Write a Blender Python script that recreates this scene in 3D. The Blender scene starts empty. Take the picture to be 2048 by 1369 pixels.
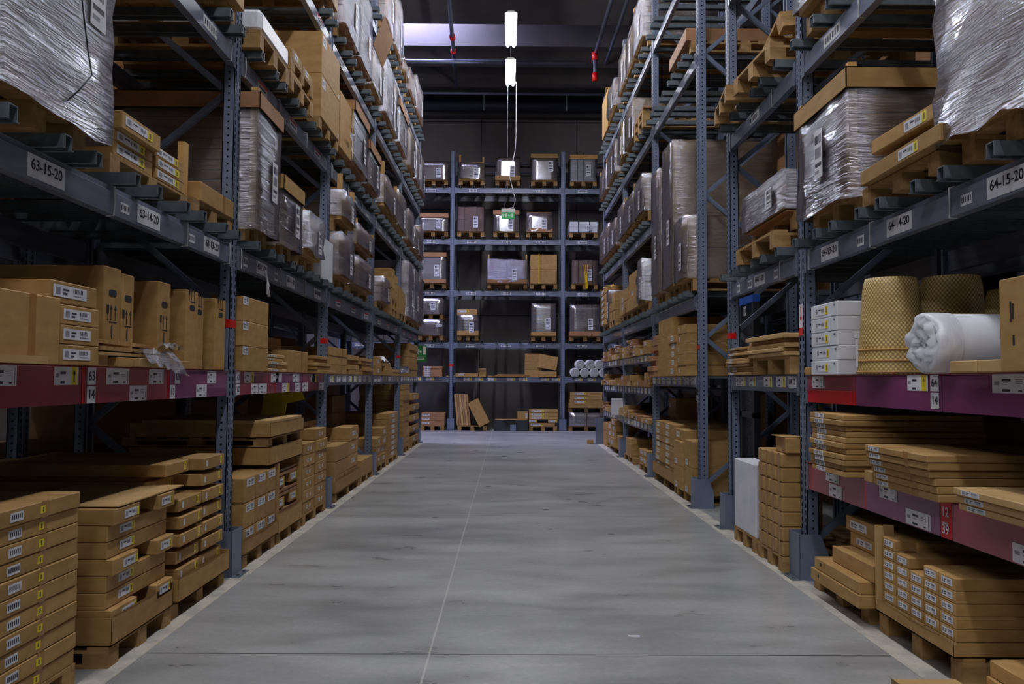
import bpy, bmesh, math, random, re
from mathutils import Vector, Matrix
random.seed(7)
SC = bpy.context.scene
COL = SC.collection
PI = math.pi

# ------------------------------------------------------------------ camera
CAMZ = 1.35
pitch = math.radians(2.70); yaw = math.atan(9.07/1600); roll = math.radians(0.33)
fw = Vector((math.sin(yaw)*math.cos(pitch), math.cos(yaw)*math.cos(pitch), math.sin(pitch)))
r0 = Vector((math.cos(yaw), -math.sin(yaw), 0)); u0 = r0.cross(fw)
rt = r0*math.cos(roll) + u0*math.sin(roll); up = rt.cross(fw)
cam = bpy.data.cameras.new('camera'); cam.sensor_width = 36; cam.lens = 36*1600/2048
cam.clip_start = 0.05; cam.clip_end = 200
co = bpy.data.objects.new('camera', cam); COL.objects.link(co)
co.matrix_world = Matrix(((rt.x, up.x, -fw.x, 0), (rt.y, up.y, -fw.y, 0), (rt.z, up.z, -fw.z, CAMZ), (0, 0, 0, 1)))
SC.camera = co
def ray(px, py):
    return fw*1600 + rt*(px-1024) - up*(py-684.5)
def onX(px, py, X):           # a point of the photograph on the plane x = X -> (y, z)
    d = ray(px, py); t = X/d.x
    return d.y*t, CAMZ + d.z*t
def onY(px, py, Y):
    d = ray(px, py); t = Y/d.y
    return d.x*t, CAMZ + d.z*t
def onZ(px, py, Z):
    d = ray(px, py); t = (Z-CAMZ)/d.z
    return d.x*t, d.y*t

# --------------------------------------------------------------- materials
def lin(c):
    return tuple(((v/255)/12.92 if v/255 <= .04045 else ((v/255+.055)/1.055)**2.4) for v in c) + (1,)
def newmat(name):
    m = bpy.data.materials.new(name); m.use_nodes = True
    nt = m.node_tree; b = nt.nodes['Principled BSDF']
    return m, nt, b
def N(nt, t, **kw):
    n = nt.nodes.new(t)
    for k, v in kw.items():
        if k in n.inputs.keys(): n.inputs[k].default_value = v
        else: setattr(n, k, v)
    return n
def ramp(nt, fac, stops):
    r = nt.nodes.new('ShaderNodeValToRGB'); e = r.color_ramp.elements
    while len(e) < len(stops): e.new(.5)
    for i, (p, c) in enumerate(stops):
        e[i].position = p; e[i].color = c if len(c) == 4 else tuple(c)+(1,)
    nt.links.new(fac, r.inputs[0]); return r
def coords(nt, kind='Object', scale=(1, 1, 1)):
    tc = nt.nodes.new('ShaderNodeTexCoord'); mp = nt.nodes.new('ShaderNodeMapping')
    mp.inputs['Scale'].default_value = scale
    nt.links.new(tc.outputs[kind], mp.inputs[0]); return mp.outputs[0]
def surf(name, c1, c2, rough=.6, metal=0, nscale=6, var=.0, bump=0, spec=.5, sc3=(1, 1, 1), detail=4, lo=.35, hi=.65, coat=0, rvar=0):
    m, nt, b = newmat(name)
    v = coords(nt, 'Object', sc3)
    n = N(nt, 'ShaderNodeTexNoise', Scale=nscale, Detail=detail); nt.links.new(v, n.inputs['Vector'])
    r = ramp(nt, n.outputs['Fac'], [(lo, lin(c1)), (hi, lin(c2))])
    out = r.outputs[0]
    if var:
        oi = nt.nodes.new('ShaderNodeObjectInfo')
        mr = N(nt, 'ShaderNodeMapRange'); mr.inputs['To Min'].default_value = 1-var; mr.inputs['To Max'].default_value = 1+var
        nt.links.new(oi.outputs['Random'], mr.inputs['Value'])
        hs = N(nt, 'ShaderNodeHueSaturation'); nt.links.new(mr.outputs[0], hs.inputs['Value']); nt.links.new(out, hs.inputs['Color'])
        out = hs.outputs[0]
    nt.links.new(out, b.inputs['Base Color'])
    b.inputs['Roughness'].default_value = rough; b.inputs['Metallic'].default_value = metal
    b.inputs['Specular IOR Level'].default_value = spec
    b.inputs['Coat Weight'].default_value = coat
    if rvar:
        mr2 = N(nt, 'ShaderNodeMapRange'); mr2.inputs['To Min'].default_value = rough-rvar; mr2.inputs['To Max'].default_value = rough+rvar
        nt.links.new(n.outputs['Fac'], mr2.inputs['Value']); nt.links.new(mr2.outputs[0], b.inputs['Roughness'])
    if bump:
        bp = N(nt, 'ShaderNodeBump', Strength=bump, Distance=.01); nt.links.new(n.outputs['Fac'], bp.inputs['Height'])
        nt.links.new(bp.outputs[0], b.inputs['Normal'])
    return m
M = {}
M['card'] = surf('cardboard', (160, 124, 74), (176, 140, 88), .62, nscale=9, var=.13, sc3=(1, 1, 2.2), spec=.25)
M['cardlight'] = surf('light_cardboard', (178, 144, 94), (190, 157, 108), .6, nscale=9, var=.08, spec=.25)
M['cardpink'] = surf('pinkish_cardboard', (150, 110, 78), (168, 124, 90), .6, nscale=7, var=.08, spec=.25)
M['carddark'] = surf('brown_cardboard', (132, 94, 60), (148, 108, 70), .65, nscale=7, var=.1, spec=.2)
M['tape'] = surf('packing_tape', (150, 106, 58), (162, 118, 68), .25, nscale=12, spec=.5)
M['wood'] = surf('pallet_wood', (142, 110, 70), (174, 140, 92), .7, nscale=5, var=.14, sc3=(6, 1.2, 3), bump=.15, spec=.2)
M['woodpost'] = surf('wooden_post', (186, 142, 84), (204, 164, 104), .65, nscale=5, sc3=(3, 3, .6), spec=.25)
M['paint'] = surf('blue_grey_rack_paint', (104, 116, 138), (118, 130, 154), .42, metal=.1, nscale=5, var=.05, lo=.3, hi=.7, rvar=.08)
M['galv'] = surf('galvanised_steel', (84, 94, 102), (108, 118, 124), .42, metal=.3, nscale=18, lo=.3, hi=.7, rvar=.1)
M['beam'] = surf('scuffed_beam_paint', (98, 106, 126), (130, 138, 158), .36, metal=.15, nscale=3, var=.05, sc3=(1, 4, 6), lo=.3, hi=.75, rvar=.1)
M['hole'] = surf('punched_hole', (10, 11, 14), (14, 15, 18), .9, nscale=2, spec=0)
M['paper'] = surf('label_paper', (205, 205, 212), (222, 222, 228), .5, nscale=20, spec=.3)
M['ink'] = surf('label_ink', (38, 38, 50), (54, 54, 66), .6, nscale=60)
M['inkgrey'] = surf('grey_label_ink', (120, 120, 132), (150, 150, 160), .6, nscale=60)
M['black'] = surf('black_print', (20, 18, 18), (28, 26, 26), .6, nscale=20)
M['yellow'] = surf('yellow_sticker', (222, 200, 20), (232, 212, 40), .45, nscale=10)
M['strap'] = surf('yellow_strap', (222, 180, 20), (232, 192, 30), .4, nscale=10)
M['blackstrap'] = surf('black_strap', (18, 18, 20), (30, 30, 34), .35, nscale=10)
M['red'] = surf('red_paint', (170, 14, 16), (184, 22, 22), .4, nscale=6)
M['redtape'] = surf('red_tape', (196, 18, 14), (208, 30, 22), .35, nscale=6)
M['maroon'] = surf('maroon_price_rail', (138, 52, 68), (152, 62, 78), .3, nscale=3, coat=.5)
M['purple'] = surf('purple_price_rail', (114, 52, 98), (130, 62, 112), .3, nscale=3, coat=.5)
M['railred'] = surf('red_price_rail', (190, 8, 20), (204, 16, 28), .3, nscale=3, coat=.3)
M['railgrey'] = surf('clear_grey_price_rail', (104, 112, 132), (120, 126, 146), .2, nscale=3, coat=.5)
M['redlabel'] = surf('red_number_card', (196, 30, 36), (206, 40, 44), .4, nscale=6)
M['whitecard'] = surf('white_carton_board', (206, 208, 216), (220, 222, 228), .55, nscale=6, spec=.3)
M['whiteplastic'] = surf('white_plastic_film', (214, 216, 226), (232, 234, 240), .28, nscale=14, bump=.3, sc3=(1, 2, 1), spec=.6)
M['darkgrey'] = surf('dark_grey_panel', (34, 36, 42), (42, 44, 50), .6, nscale=4)
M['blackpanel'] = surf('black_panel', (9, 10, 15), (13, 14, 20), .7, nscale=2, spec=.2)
M['green'] = surf('green_sign', (10, 110, 40), (16, 122, 48), .45, nscale=4)
M['signwhite'] = surf('sign_white', (210, 214, 205), (220, 224, 215), .5, nscale=4)
M['bluefab'] = surf('blue_trim', (40, 90, 190), (50, 104, 204), .5, nscale=4)
M['wallfar'] = surf('dark_wall_panel', (118, 113, 113), (132, 126, 125), .8, nscale=1.2, sc3=(1, 1, .3))
M['ceil'] = surf('grey_concrete_ceiling', (72, 69, 68), (84, 80, 78), .85, nscale=1.5)
M['pipe'] = surf('grey_pipe', (92, 100, 118), (104, 112, 130), .4, metal=.4, nscale=4)
M['wire'] = surf('pale_cable', (190, 190, 190), (200, 200, 200), .5, nscale=4)
M['steelwire'] = surf('thin_steel_wire', (110, 112, 120), (120, 122, 130), .4, metal=.6, nscale=4)
M['foam'] = surf('white_foam_roll', (214, 216, 214), (228, 228, 226), .6, nscale=20, bump=.4)
M['cloth'] = surf('yellow_cloth', (198, 170, 20), (214, 186, 34), .8, nscale=8, bump=.5)

def mat_wrap(name, haze, c, rough=.11, sc=(1, 1, 1), bstr=1, gl0=.03):
    m, nt, b = newmat(name)
    out = nt.nodes['Material Output']
    v = coords(nt, 'Object', sc)
    n1 = N(nt, 'ShaderNodeTexNoise', Scale=3.6, Detail=5, Distortion=.35)
    mp = nt.nodes.new('ShaderNodeMapping'); mp.inputs['Rotation'].default_value = (.12, .38, .0); mp.inputs['Scale'].default_value = (1.1, 1.1, 9)
    nt.links.new(v, mp.inputs[0]); nt.links.new(mp.outputs[0], n1.inputs['Vector'])
    n2 = N(nt, 'ShaderNodeTexNoise', Scale=14, Detail=3); nt.links.new(mp.outputs[0], n2.inputs['Vector'])
    add = N(nt, 'ShaderNodeMath', operation='MULTIPLY_ADD'); add.inputs[1].default_value = .5
    nt.links.new(n2.outputs['Fac'], add.inputs[0]); nt.links.new(n1.outputs['Fac'], add.inputs[2])
    bp = N(nt, 'ShaderNodeBump', Strength=bstr, Distance=.045); nt.links.new(add.outputs[0], bp.inputs['Height'])
    b.inputs['Base Color'].default_value = lin(c); b.inputs['Roughness'].default_value = rough
    b.inputs['Specular IOR Level'].default_value = .9
    nt.links.new(bp.outputs[0], b.inputs['Normal'])
    tr = nt.nodes.new('ShaderNodeBsdfTransparent')
    gl = N(nt, 'ShaderNodeBsdfGlossy', Roughness=rough); gl.inputs['Color'].default_value = (.85, .88, 1, 1)
    nt.links.new(bp.outputs[0], gl.inputs['Normal'])
    fr = N(nt, 'ShaderNodeFresnel', IOR=1.5); nt.links.new(bp.outputs[0], fr.inputs['Normal'])
    mr = N(nt, 'ShaderNodeMapRange'); mr.inputs['From Min'].default_value = .6; mr.inputs['From Max'].default_value = .98
    mr.inputs['To Min'].default_value = haze*.35; mr.inputs['To Max'].default_value = min(.95, haze*2.8)
    nt.links.new(add.outputs[0], mr.inputs['Value'])
    m1 = nt.nodes.new('ShaderNodeMixShader'); nt.links.new(mr.outputs[0], m1.inputs[0]); nt.links.new(tr.outputs[0], m1.inputs[1]); nt.links.new(b.outputs[0], m1.inputs[2])
    m2 = nt.nodes.new('ShaderNodeMixShader')
    fa = N(nt, 'ShaderNodeMath', operation='MULTIPLY_ADD', use_clamp=True); fa.inputs[1].default_value = 1.0; fa.inputs[2].default_value = gl0
    nt.links.new(fr.outputs[0], fa.inputs[0]); nt.links.new(fa.outputs[0], m2.inputs[0]); nt.links.new(m1.outputs[0], m2.inputs[1]); nt.links.new(gl.outputs[0], m2.inputs[2])
    nt.links.new(m2.outputs[0], out.inputs[0])
    return m
M['wrap'] = mat_wrap('stretch_wrap', .1, (196, 192, 194), .15, bstr=.5, gl0=.1)
M['wrapthin'] = mat_wrap('thin_stretch_wrap', .08, (186, 182, 186))
M['wrapthick'] = mat_wrap('thick_stretch_wrap', .17, (204, 200, 206), .15, bstr=.7, gl0=.2)
M['wrapfar'] = mat_wrap('smooth_stretch_wrap', .1, (192, 188, 190), .2, bstr=.07, gl0=.42)

def mat_floor():
    m, nt, b = newmat('polished_concrete')
    v = coords(nt, 'Object')
    n1 = N(nt, 'ShaderNodeTexNoise', Scale=.55, Detail=8, Roughness=.65)
    mp = nt.nodes.new('ShaderNodeMapping'); mp.inputs['Scale'].default_value = (.8, 2.2, 1); nt.links.new(v, mp.inputs[0]); nt.links.new(mp.outputs[0], n1.inputs['Vector'])
    n2 = N(nt, 'ShaderNodeTexNoise', Scale=26, Detail=6, Roughness=.75); nt.links.new(v, n2.inputs['Vector'])
    n3 = N(nt, 'ShaderNodeTexNoise', Scale=2.2, Detail=7, Roughness=.6, Distortion=.5); nt.links.new(mp.outputs[0], n3.inputs['Vector'])
    r1 = ramp(nt, n1.outputs['Fac'], [(.3, lin((132, 134, 134))), (.66, lin((178, 180, 179)))])
    r2 = ramp(nt, n2.outputs['Fac'], [(.35, (.82, .82, .82)), (.7, (1.08, 1.08, 1.08))])
    mx = N(nt, 'ShaderNodeMix', data_type='RGBA', blend_type='MULTIPLY'); mx.inputs[0].default_value = .8
    nt.links.new(r1.outputs[0], mx.inputs[6]); nt.links.new(r2.outputs[0], mx.inputs[7])
    r3 = ramp(nt, n3.outputs['Fac'], [(.3, (.76, .75, .73)), (.56, (1, 1, 1))])
    mx2 = N(nt, 'ShaderNodeMix', data_type='RGBA', blend_type='MULTIPLY'); mx2.inputs[0].default_value = .75
    nt.links.new(mx.outputs[2], mx2.inputs[6]); nt.links.new(r3.outputs[0], mx2.inputs[7])
    # saw-cut joints
    sp = nt.nodes.new('ShaderNodeSeparateXYZ'); nt.links.new(v, sp.inputs[0])
    def line(sock, pos, w):
        a = N(nt, 'ShaderNodeMath', operation='SUBTRACT'); nt.links.new(sock, a.inputs[0]); a.inputs[1].default_value = pos
        c = N(nt, 'ShaderNodeMath', operation='ABSOLUTE'); nt.links.new(a.outputs[0], c.inputs[0])
        d = N(nt, 'ShaderNodeMath', operation='LESS_THAN'); nt.links.new(c.outputs[0], d.inputs[0]); d.inputs[1].default_value = w
        return d.outputs[0]
    prev = None
    for yy in (4.0, 8.0, 12.0, 16.3):
        s = line(sp.outputs[1], yy, .006)
        if prev is None: prev = s
        else:
            a = N(nt, 'ShaderNodeMath', operation='MAXIMUM'); nt.links.new(prev, a.inputs[0]); nt.links.new(s, a.inputs[1]); prev = a.outputs[0]
    mx3 = N(nt, 'ShaderNodeMix', data_type='RGBA'); mxf = N(nt, 'ShaderNodeMath', operation='MULTIPLY'); mxf.inputs[1].default_value = .85
    nt.links.new(prev, mxf.inputs[0]); nt.links.new(mxf.outputs[0], mx3.inputs[0]); nt.links.new(mx2.outputs[2], mx3.inputs[6]); mx3.inputs[7].default_value = lin((62, 62, 60))
    j = line(sp.outputs[0], -.375, .0055)
    mx4 = N(nt, 'ShaderNodeMix', data_type='RGBA'); jf = N(nt, 'ShaderNodeMath', operation='MULTIPLY'); jf.inputs[1].default_value = .6
    nt.links.new(j, jf.inputs[0]); nt.links.new(jf.outputs[0], mx4.inputs[0]); nt.links.new(mx3.outputs[2], mx4.inputs[6]); mx4.inputs[7].default_value = lin((206, 204, 190))
    nt.links.new(mx4.outputs[2], b.inputs['Base Color'])
    mr = N(nt, 'ShaderNodeMapRange'); mr.inputs['To Min'].default_value = .2; mr.inputs['To Max'].default_value = .42
    nt.links.new(n3.outputs['Fac'], mr.inputs['Value']); nt.links.new(mr.outputs[0], b.inputs['Roughness'])
    b.inputs['Specular IOR Level'].default_value = .5
    bp = N(nt, 'ShaderNodeBump', Strength=.12, Distance=.004); nt.links.new(n2.outputs['Fac'], bp.inputs['Height']); nt.links.new(bp.outputs[0], b.inputs['Normal'])
    return m
M['floor'] = mat_floor()
def mat_worn(name, c, c0, thr):
    m, nt, b = newmat(name)
    v = coords(nt, 'Object'); n = N(nt, 'ShaderNodeTexNoise', Scale=5, Detail=9, Roughness=.7); nt.links.new(v, n.inputs['Vector'])
    r = ramp(nt, n.outputs['Fac'], [(thr-.06, lin(c0)), (thr+.08, lin(c))])
    nt.links.new(r.outputs[0], b.inputs['Base Color']); b.inputs['Roughness'].default_value = .55
    return m
M['linepaint'] = mat_worn('worn_white_floor_paint', (192, 186, 172), (160, 158, 152), .47)
M['yellowline'] = mat_worn('worn_yellow_floor_paint', (150, 142, 100), (134, 136, 132), .5)
def mat_weave():
    m, nt, b = newmat('woven_bamboo')
    tc = nt.nodes.new('ShaderNodeTexCoord'); sep = nt.nodes.new('ShaderNodeSeparateXYZ'); nt.links.new(tc.outputs['UV'], sep.inputs[0])
    def stripes(a, bb, freq):
        x = N(nt, 'ShaderNodeMath', operation='MULTIPLY'); nt.links.new(sep.outputs[0], x.inputs[0]); x.inputs[1].default_value = a*freq
        y = N(nt, 'ShaderNodeMath', operation='MULTIPLY_ADD'); nt.links.new(sep.outputs[1], y.inputs[0]); y.inputs[1].default_value = bb*freq; nt.links.new(x.outputs[0], y.inputs[2])
        f = N(nt, 'ShaderNodeMath', operation='FRACT'); nt.links.new(y.outputs[0], f.inputs[0])
        p = N(nt, 'ShaderNodeMath', operation='PINGPONG'); nt.links.new(f.outputs[0], p.inputs[0]); p.inputs[1].default_value = .5
        return p.outputs[0]
    s1 = stripes(1, .55, 46); s2 = stripes(-1, .55, 46)
    mn = N(nt, 'ShaderNodeMath', operation='MULTIPLY'); nt.links.new(s1, mn.inputs[0]); nt.links.new(s2, mn.inputs[1])
    n = N(nt, 'ShaderNodeTexNoise', Scale=6, Detail=3); nt.links.new(tc.outputs['UV'], n.inputs['Vector'])
    r = ramp(nt, mn.outputs[0], [(.0, lin((128, 98, 50))), (.05, lin((204, 174, 108))), (.2, lin((232, 208, 146)))])
    r2 = ramp(nt, n.outputs['Fac'], [(.35, (.72, .68, .6)), (.65, (1, 1, 1))])
    mx = N(nt, 'ShaderNodeMix', data_type='RGBA', blend_type='MULTIPLY'); mx.inputs[0].default_value = .8
    nt.links.new(r.outputs[0], mx.inputs[6]); nt.links.new(r2.outputs[0], mx.inputs[7])
    nt.links.new(mx.outputs[2], b.inputs['Base Color']); b.inputs['Roughness'].default_value = .5
    bp = N(nt, 'ShaderNodeBump', Strength=.8, Distance=.01); nt.links.new(mn.outputs[0], bp.inputs['Height']); nt.links.new(bp.outputs[0], b.inputs['Normal'])
    return m
M['weave'] = mat_weave()
M['bluedark'] = surf('dark_blue_duct', (44, 48, 66), (52, 56, 76), .5, nscale=3)
def mat_emit(name, c, s):
    m, nt, b = newmat(name); b.inputs['Base Color'].default_value = lin((230, 230, 230))
    b.inputs['Emission Color'].default_value = lin(c); b.inputs['Emission Strength'].default_value = s
    return m

# ------------------------------------------------------------------ meshes
class MB:
    def __init__(s): s.v = []; s.f = []; s.m = []; s.uv = None
    def box(s, x0, x1, y0, y1, z0, z1, m=0, T=None):
        i = len(s.v)
        ps = [(x0, y0, z0), (x1, y0, z0), (x1, y1, z0), (x0, y1, z0), (x0, y0, z1), (x1, y0, z1), (x1, y1, z1), (x0, y1, z1)]
        if T is not None: ps = [tuple(T @ Vector(p)) for p in ps]
        s.v += ps
        for q in ((0, 3, 2, 1), (4, 5, 6, 7), (0, 1, 5, 4), (1, 2, 6, 5), (2, 3, 7, 6), (3, 0, 4, 7)):
            s.f.append(tuple(i+k for k in q)); s.m.append(m)
        return s
    def poly(s, pts, m=0):
        i = len(s.v); s.v += [tuple(p) for p in pts]; s.f.append(tuple(range(i, i+len(pts)))); s.m.append(m); return s
    def prism(s, prof, a, b, axis='x', m=0):      # closed profile (u,v) extruded along an axis
        n = len(prof); i = len(s.v)
        for t in (a, b):
            for (u, w) in prof:
                s.v.append({'x': (t, u, w), 'y': (u, t, w), 'z': (u, w, t)}[axis])
        for k in range(n):
            s.f.append((i+k, i+(k+1) % n, i+n+(k+1) % n, i+n+k)); s.m.append(m)
        s.f.append(tuple(i+k for k in reversed(range(n)))); s.m.append(m)
        s.f.append(tuple(i+n+k for k in range(n))); s.m.append(m)
        return s
    def bar(s, p, q, w, h, m=0, upv=(0, 0, 1)):
        p = Vector(p); q = Vector(q); d = (q-p); L = d.length; d.normalize()
        a = d.cross(Vector(upv)).normalized(); c = a.cross(d)
        T = Matrix(((d.x, a.x, c.x, p.x), (d.y, a.y, c.y, p.y), (d.z, a.z, c.z, p.z), (0, 0, 0, 1)))
        return s.box(0, L, -w/2, w/2, -h/2, h/2, m, T)
    def tube(s, pts, r, n=8, m=0, cap=True):
        pts = [Vector(p) for p in pts]; rings = []
        rr = r if isinstance(r, (list, tuple)) else [r]*len(pts)
        for k, p in enumerate(pts):
            d = (pts[min(k+1, len(pts)-1)] - pts[max(k-1, 0)]).normalized()
            a = d.cross(Vector((0, 0, 1)) if abs(d.z) < .9 else Vector((1, 0, 0))).normalized(); c = d.cross(a)
            i = len(s.v); rings.append(i)
            for j in range(n):
                t = 2*PI*j/n; s.v.append(tuple(p + a*rr[k]*math.cos(t) + c*rr[k]*math.sin(t)))
        for k in range(len(rings)-1):
            for j in range(n):
                s.f.append((rings[k]+j, rings[k]+(j+1) % n, rings[k+1]+(j+1) % n, rings[k+1]+j)); s.m.append(m)
        if cap:
            s.f.append(tuple(rings[0]+j for j in reversed(range(n)))); s.m.append(m)
            s.f.append(tuple(rings[-1]+j for j in range(n))); s.m.append(m)
        return s
    def mesh(s, name, mats, smooth=False):
        me = bpy.data.meshes.new(name); me.from_pydata(s.v, [], s.f)
        for k in mats: me.materials.append(M[k] if isinstance(k, str) else k)
        me.polygons.foreach_set('material_index', s.m)
        if smooth: me.polygons.foreach_set('use_smooth', [True]*len(s.f))
        if s.uv:
            u = me.uv_layers.new(name='UVMap')
            for p in me.polygons:
                for li, vi in zip(p.loop_indices, p.vertices): u.data[li].uv = s.uv[vi]
        me.update(); return me
    def obj(s, name, mats, parent=None, smooth=False, loc=(0, 0, 0)):
        return link(name, s.mesh(name, mats, smooth), parent, loc)
def link(name, data, parent=None, loc=(0, 0, 0), rot=(0, 0, 0)):
    o = bpy.data.objects.new(name, data); COL.objects.link(o)
    if parent is not None: o.parent = parent
    o.location = loc; o.rotation_euler = rot
    return o
USED = {}
def tag(o, label, cat, group=None):
    k = label; USED[k] = USED.get(k, 0)+1
    o['label'] = label; o['category'] = cat
    if group: o['group'] = group
    return o
def struct(name, mb, mats, loc=(0, 0, 0)):
    o = mb.obj(name, mats, loc=loc); o['kind'] = 'structure'; return o
ROT = {'L': PI/2, 'R': -PI/2, 'F': 0}
def place(o, side, a, f, z, dr=0):
    # local -Y is the front, local X runs along the rack; a = coordinate along the rack, f = front plane
    o.rotation_euler = (0, 0, ROT[side]+dr)
    o.location = (a, f, z) if side == 'F' else (f, a, z)
    return o
def thing(name, label, cat, group=None): return tag(link(name, None), label, cat, group)

_c = {}
def cached(key, fn):
    if key not in _c: _c[key] = fn()
    return _c[key]
def bevbox(w, d, h, mat, bv=.004):
    def mk():
        bm = bmesh.new(); bmesh.ops.create_cube(bm, size=1)
        for v in bm.verts: v.co = Vector((v.co.x*w, (v.co.y+.5)*d, (v.co.z+.5)*h))
        bmesh.ops.bevel(bm, geom=bm.edges[:], offset=min(bv, h*.2, w*.2), segments=1, affect='EDGES')
        me = bpy.data.meshes.new('box'); bm.to_mesh(me); bm.free(); me.materials.append(M[mat]); return me
    return cached(('bb', round(w, 3), round(d, 3), round(h, 3), mat, bv), mk)

# flat labels: centre origin, XZ plane facing -Y
def labelmesh(kind, w, h):
    def mk():
        b = MB(); e = .0012; rnd = random.Random(hash((kind, round(w, 2))) & 255)
        b.box(-w/2, w/2, -e, 0, -h/2, h/2, 0)
        def q(x0, x1, z0, z1, m=1):
            b.poly([((x0-.5)*w, -e-.0004, (z0-.5)*h), ((x1-.5)*w, -e-.0004, (z0-.5)*h), ((x1-.5)*w, -e-.0004, (z1-.5)*h), ((x0-.5)*w, -e-.0004, (z1-.5)*h)], m)
        mats = ['paper', 'ink', 'yellow', 'inkgrey', 'redlabel']
        if kind == 'ship':
            q(.06, .2, .2, .8, 3); q(.27, .45, .55, .72); q(.27, .4, .22, .42)
            for k in range(7): q(.58+k*.045, .58+k*.045+.025, .45, .85)
            q(.58, .9, .2, .3, 3)
        elif kind == 'shipy':
            q(.06, .2, .2, .8, 3); q(.27, .45, .55, .72)
            for k in range(5): q(.5+k*.045, .5+k*.045+.025, .35, .75)
            q(.8, 1, 0, 1, 2); q(.86, .94, .2, .8)
        elif kind == 'price':
            q(.28, .52, .62, .76); q(.28, .44, .45, .5, 3); q(.28, .5, .08, .22); q(.72, .82, .08, .18); q(.06, .2, .42, .62, 3)
            for k in range(3): q(.64, .84, .5+k*.1, .54+k*.1, 3)
            q(.91, .95, .05, .9, 3)
        elif kind == 'pricey':
            q(.24, .46, .6, .74); q(.24, .42, .08, .22); q(.05, .18, .42, .62, 3)
            q(.7, .93, 0, 1, 2); q(.79, .84, .15, .6); b.poly([((.74-.5)*w, -e-.0004, (.6-.5)*h), ((.89-.5)*w, -e-.0004, (.6-.5)*h), ((.815-.5)*w, -e-.0004, (.85-.5)*h)], 1)
        elif kind == 'pallet':
            q(.12, .5, .72, .9, 1); q(.56, .9, .72, .9, 3)
            for k in range(9): q(.14+k*.08, .14+k*.08+.05, .42, .64)
            q(.12, .88, .24, .32, 1); q(.12, .6, .1, .17, 3)
        elif kind == 'yellow':
            return MB().box(-w/2, w/2, -e, 0, -h/2, h/2).box(-w*.12, w*.12, -e-.0004, -e, -h*.3, h*.3, 1).mesh('yellow_label', ['yellow', 'ink'])
        elif kind == 'bars':
            for k in range(6): q(.08+k*.15, .08+k*.15+.09, .25, .78)
        elif kind == 'blank': pass
        elif kind == 'redhead':
            q(0, 1, .72, 1, 4); q(.15, .85, .3, .5)
        return b.mesh('label', mats)
    return cached(('lab', kind, round(w, 3), round(h, 3)), mk)
def addlabel(parent, kind, x, z, w, h, y=0, name='paper_label', rz=0, tilt=0):
    return link(name, labelmesh(kind, w, h), parent, (x, y-.0005, z), (0, tilt, rz))
def textmesh(s, size, mat):
    def mk():
        cu = bpy.data.curves.new('t', 'FONT'); cu.body = s; cu.size = size; cu.align_x = 'CENTER'; cu.align_y = 'CENTER'; cu.extrude = .0004
        cu.offset = size*.012
        o = bpy.data.objects.new('t', cu); COL.objects.link(o)
        bpy.context.view_layer.update()
        me = bpy.data.meshes.new_from_object(o.evaluated_get(bpy.context.evaluated_depsgraph_get()))
        bpy.data.objects.remove(o); me.materials.clear(); me.materials.append(M[mat]); return me
    return cached(('tx', s, size, mat), mk)
def addtext(parent, s, x, y, z, size, mat='ink', name='printed_number', sx=1):
    o = link(name, textmesh(s, size, mat), parent, (x, y-.0022, z), (PI/2, 0, 0)); o.scale = (sx, 1, 1); return o
# ---------------------------------------------------------------- builders
SIDE = {'L': 'left', 'R': 'right', 'F': 'far'}
def lx(side, a, mid): return mid-a if side == 'R' else a-mid
POSTZ = 7.5
def postmesh(front, H):
    def mk():
        b = MB(); w = .06; d = .08; t = .006
        # folded upright section: front web, side walls, rear lips
        b.box(-w, w, 0, t, 0, H); b.box(-w, -w+t, 0, d, 0, H); b.box(w-t, w, 0, d, 0, H)
        b.box(-w, -w*.45, d-t, d, 0, H); b.box(w*.45, w, d-t, d, 0, H)
        b.box(-.012, .012, -.003, 0, 0, H)
        z = .08
        while z < H-.05:
            for s in (-1, 1):
                b.box(s*.034-.006, s*.034+.006, -.0012, .001, z, z+.03, 1)
                for sy in (.04,):
                    x = s*w
                    b.box(min(x, x+s*.001), max(x, x+s*.001), sy-.0065, sy+.0065, z+.008, z+.021, 1)
            z += .05
        if not front:
            T = Matrix.Rotation(PI, 4, 'Z'); b.v = [tuple(T @ Vector(p)) for p in b.v]
        return b.mesh('post', ['paint', 'hole'])
    return cached(('post', front, H), mk)
def frame(side, a, f, label, H=POSTZ, D=1.05, red=None, group=None, plain=False):
    t = thing('rack_upright_frame', label, 'rack frame', group); place(t, side, a, f, 0)
    link('front_post', postmesh(True, H), t)
    link('rear_post', postmesh(False, H), t, (0, D, 0))
    def br():
        return None
    z = .25; k = 0; flip = side != 'R'
    while z+.85 < H:
        y0, y1 = (.07, D-.07) if k % 2 == 0 else (D-.07, .07)
        def mk(y0=y0, y1=y1):
            b = MB(); b.bar((0, y0, 0), (0, y1, .78), .03, .045); b.bar((0, y0, 0), (0, y1, .78), .036, .02); return b.mesh('brace', ['paint'])
        link('diagonal_brace', cached(('br', k % 2, D), mk), t, (0, 0, z)); z += .78; k += 1
    for y0 in (-.03, D-.11):
        link('base_plate', cached('bp', lambda: MB().box(-.09, .09, 0, .14, 0, .008).mesh('base_plate', ['galv'])), t, (0, y0, 0))
    if red:
        def mk():
            b = MB(); b.box(-.0635, .0635, -.0035, .05, 0, .055); return b.mesh('red_tape', ['redtape'])
        link('red_tape', cached('redtape', mk), t, (0, 0, red))
    return t
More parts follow.
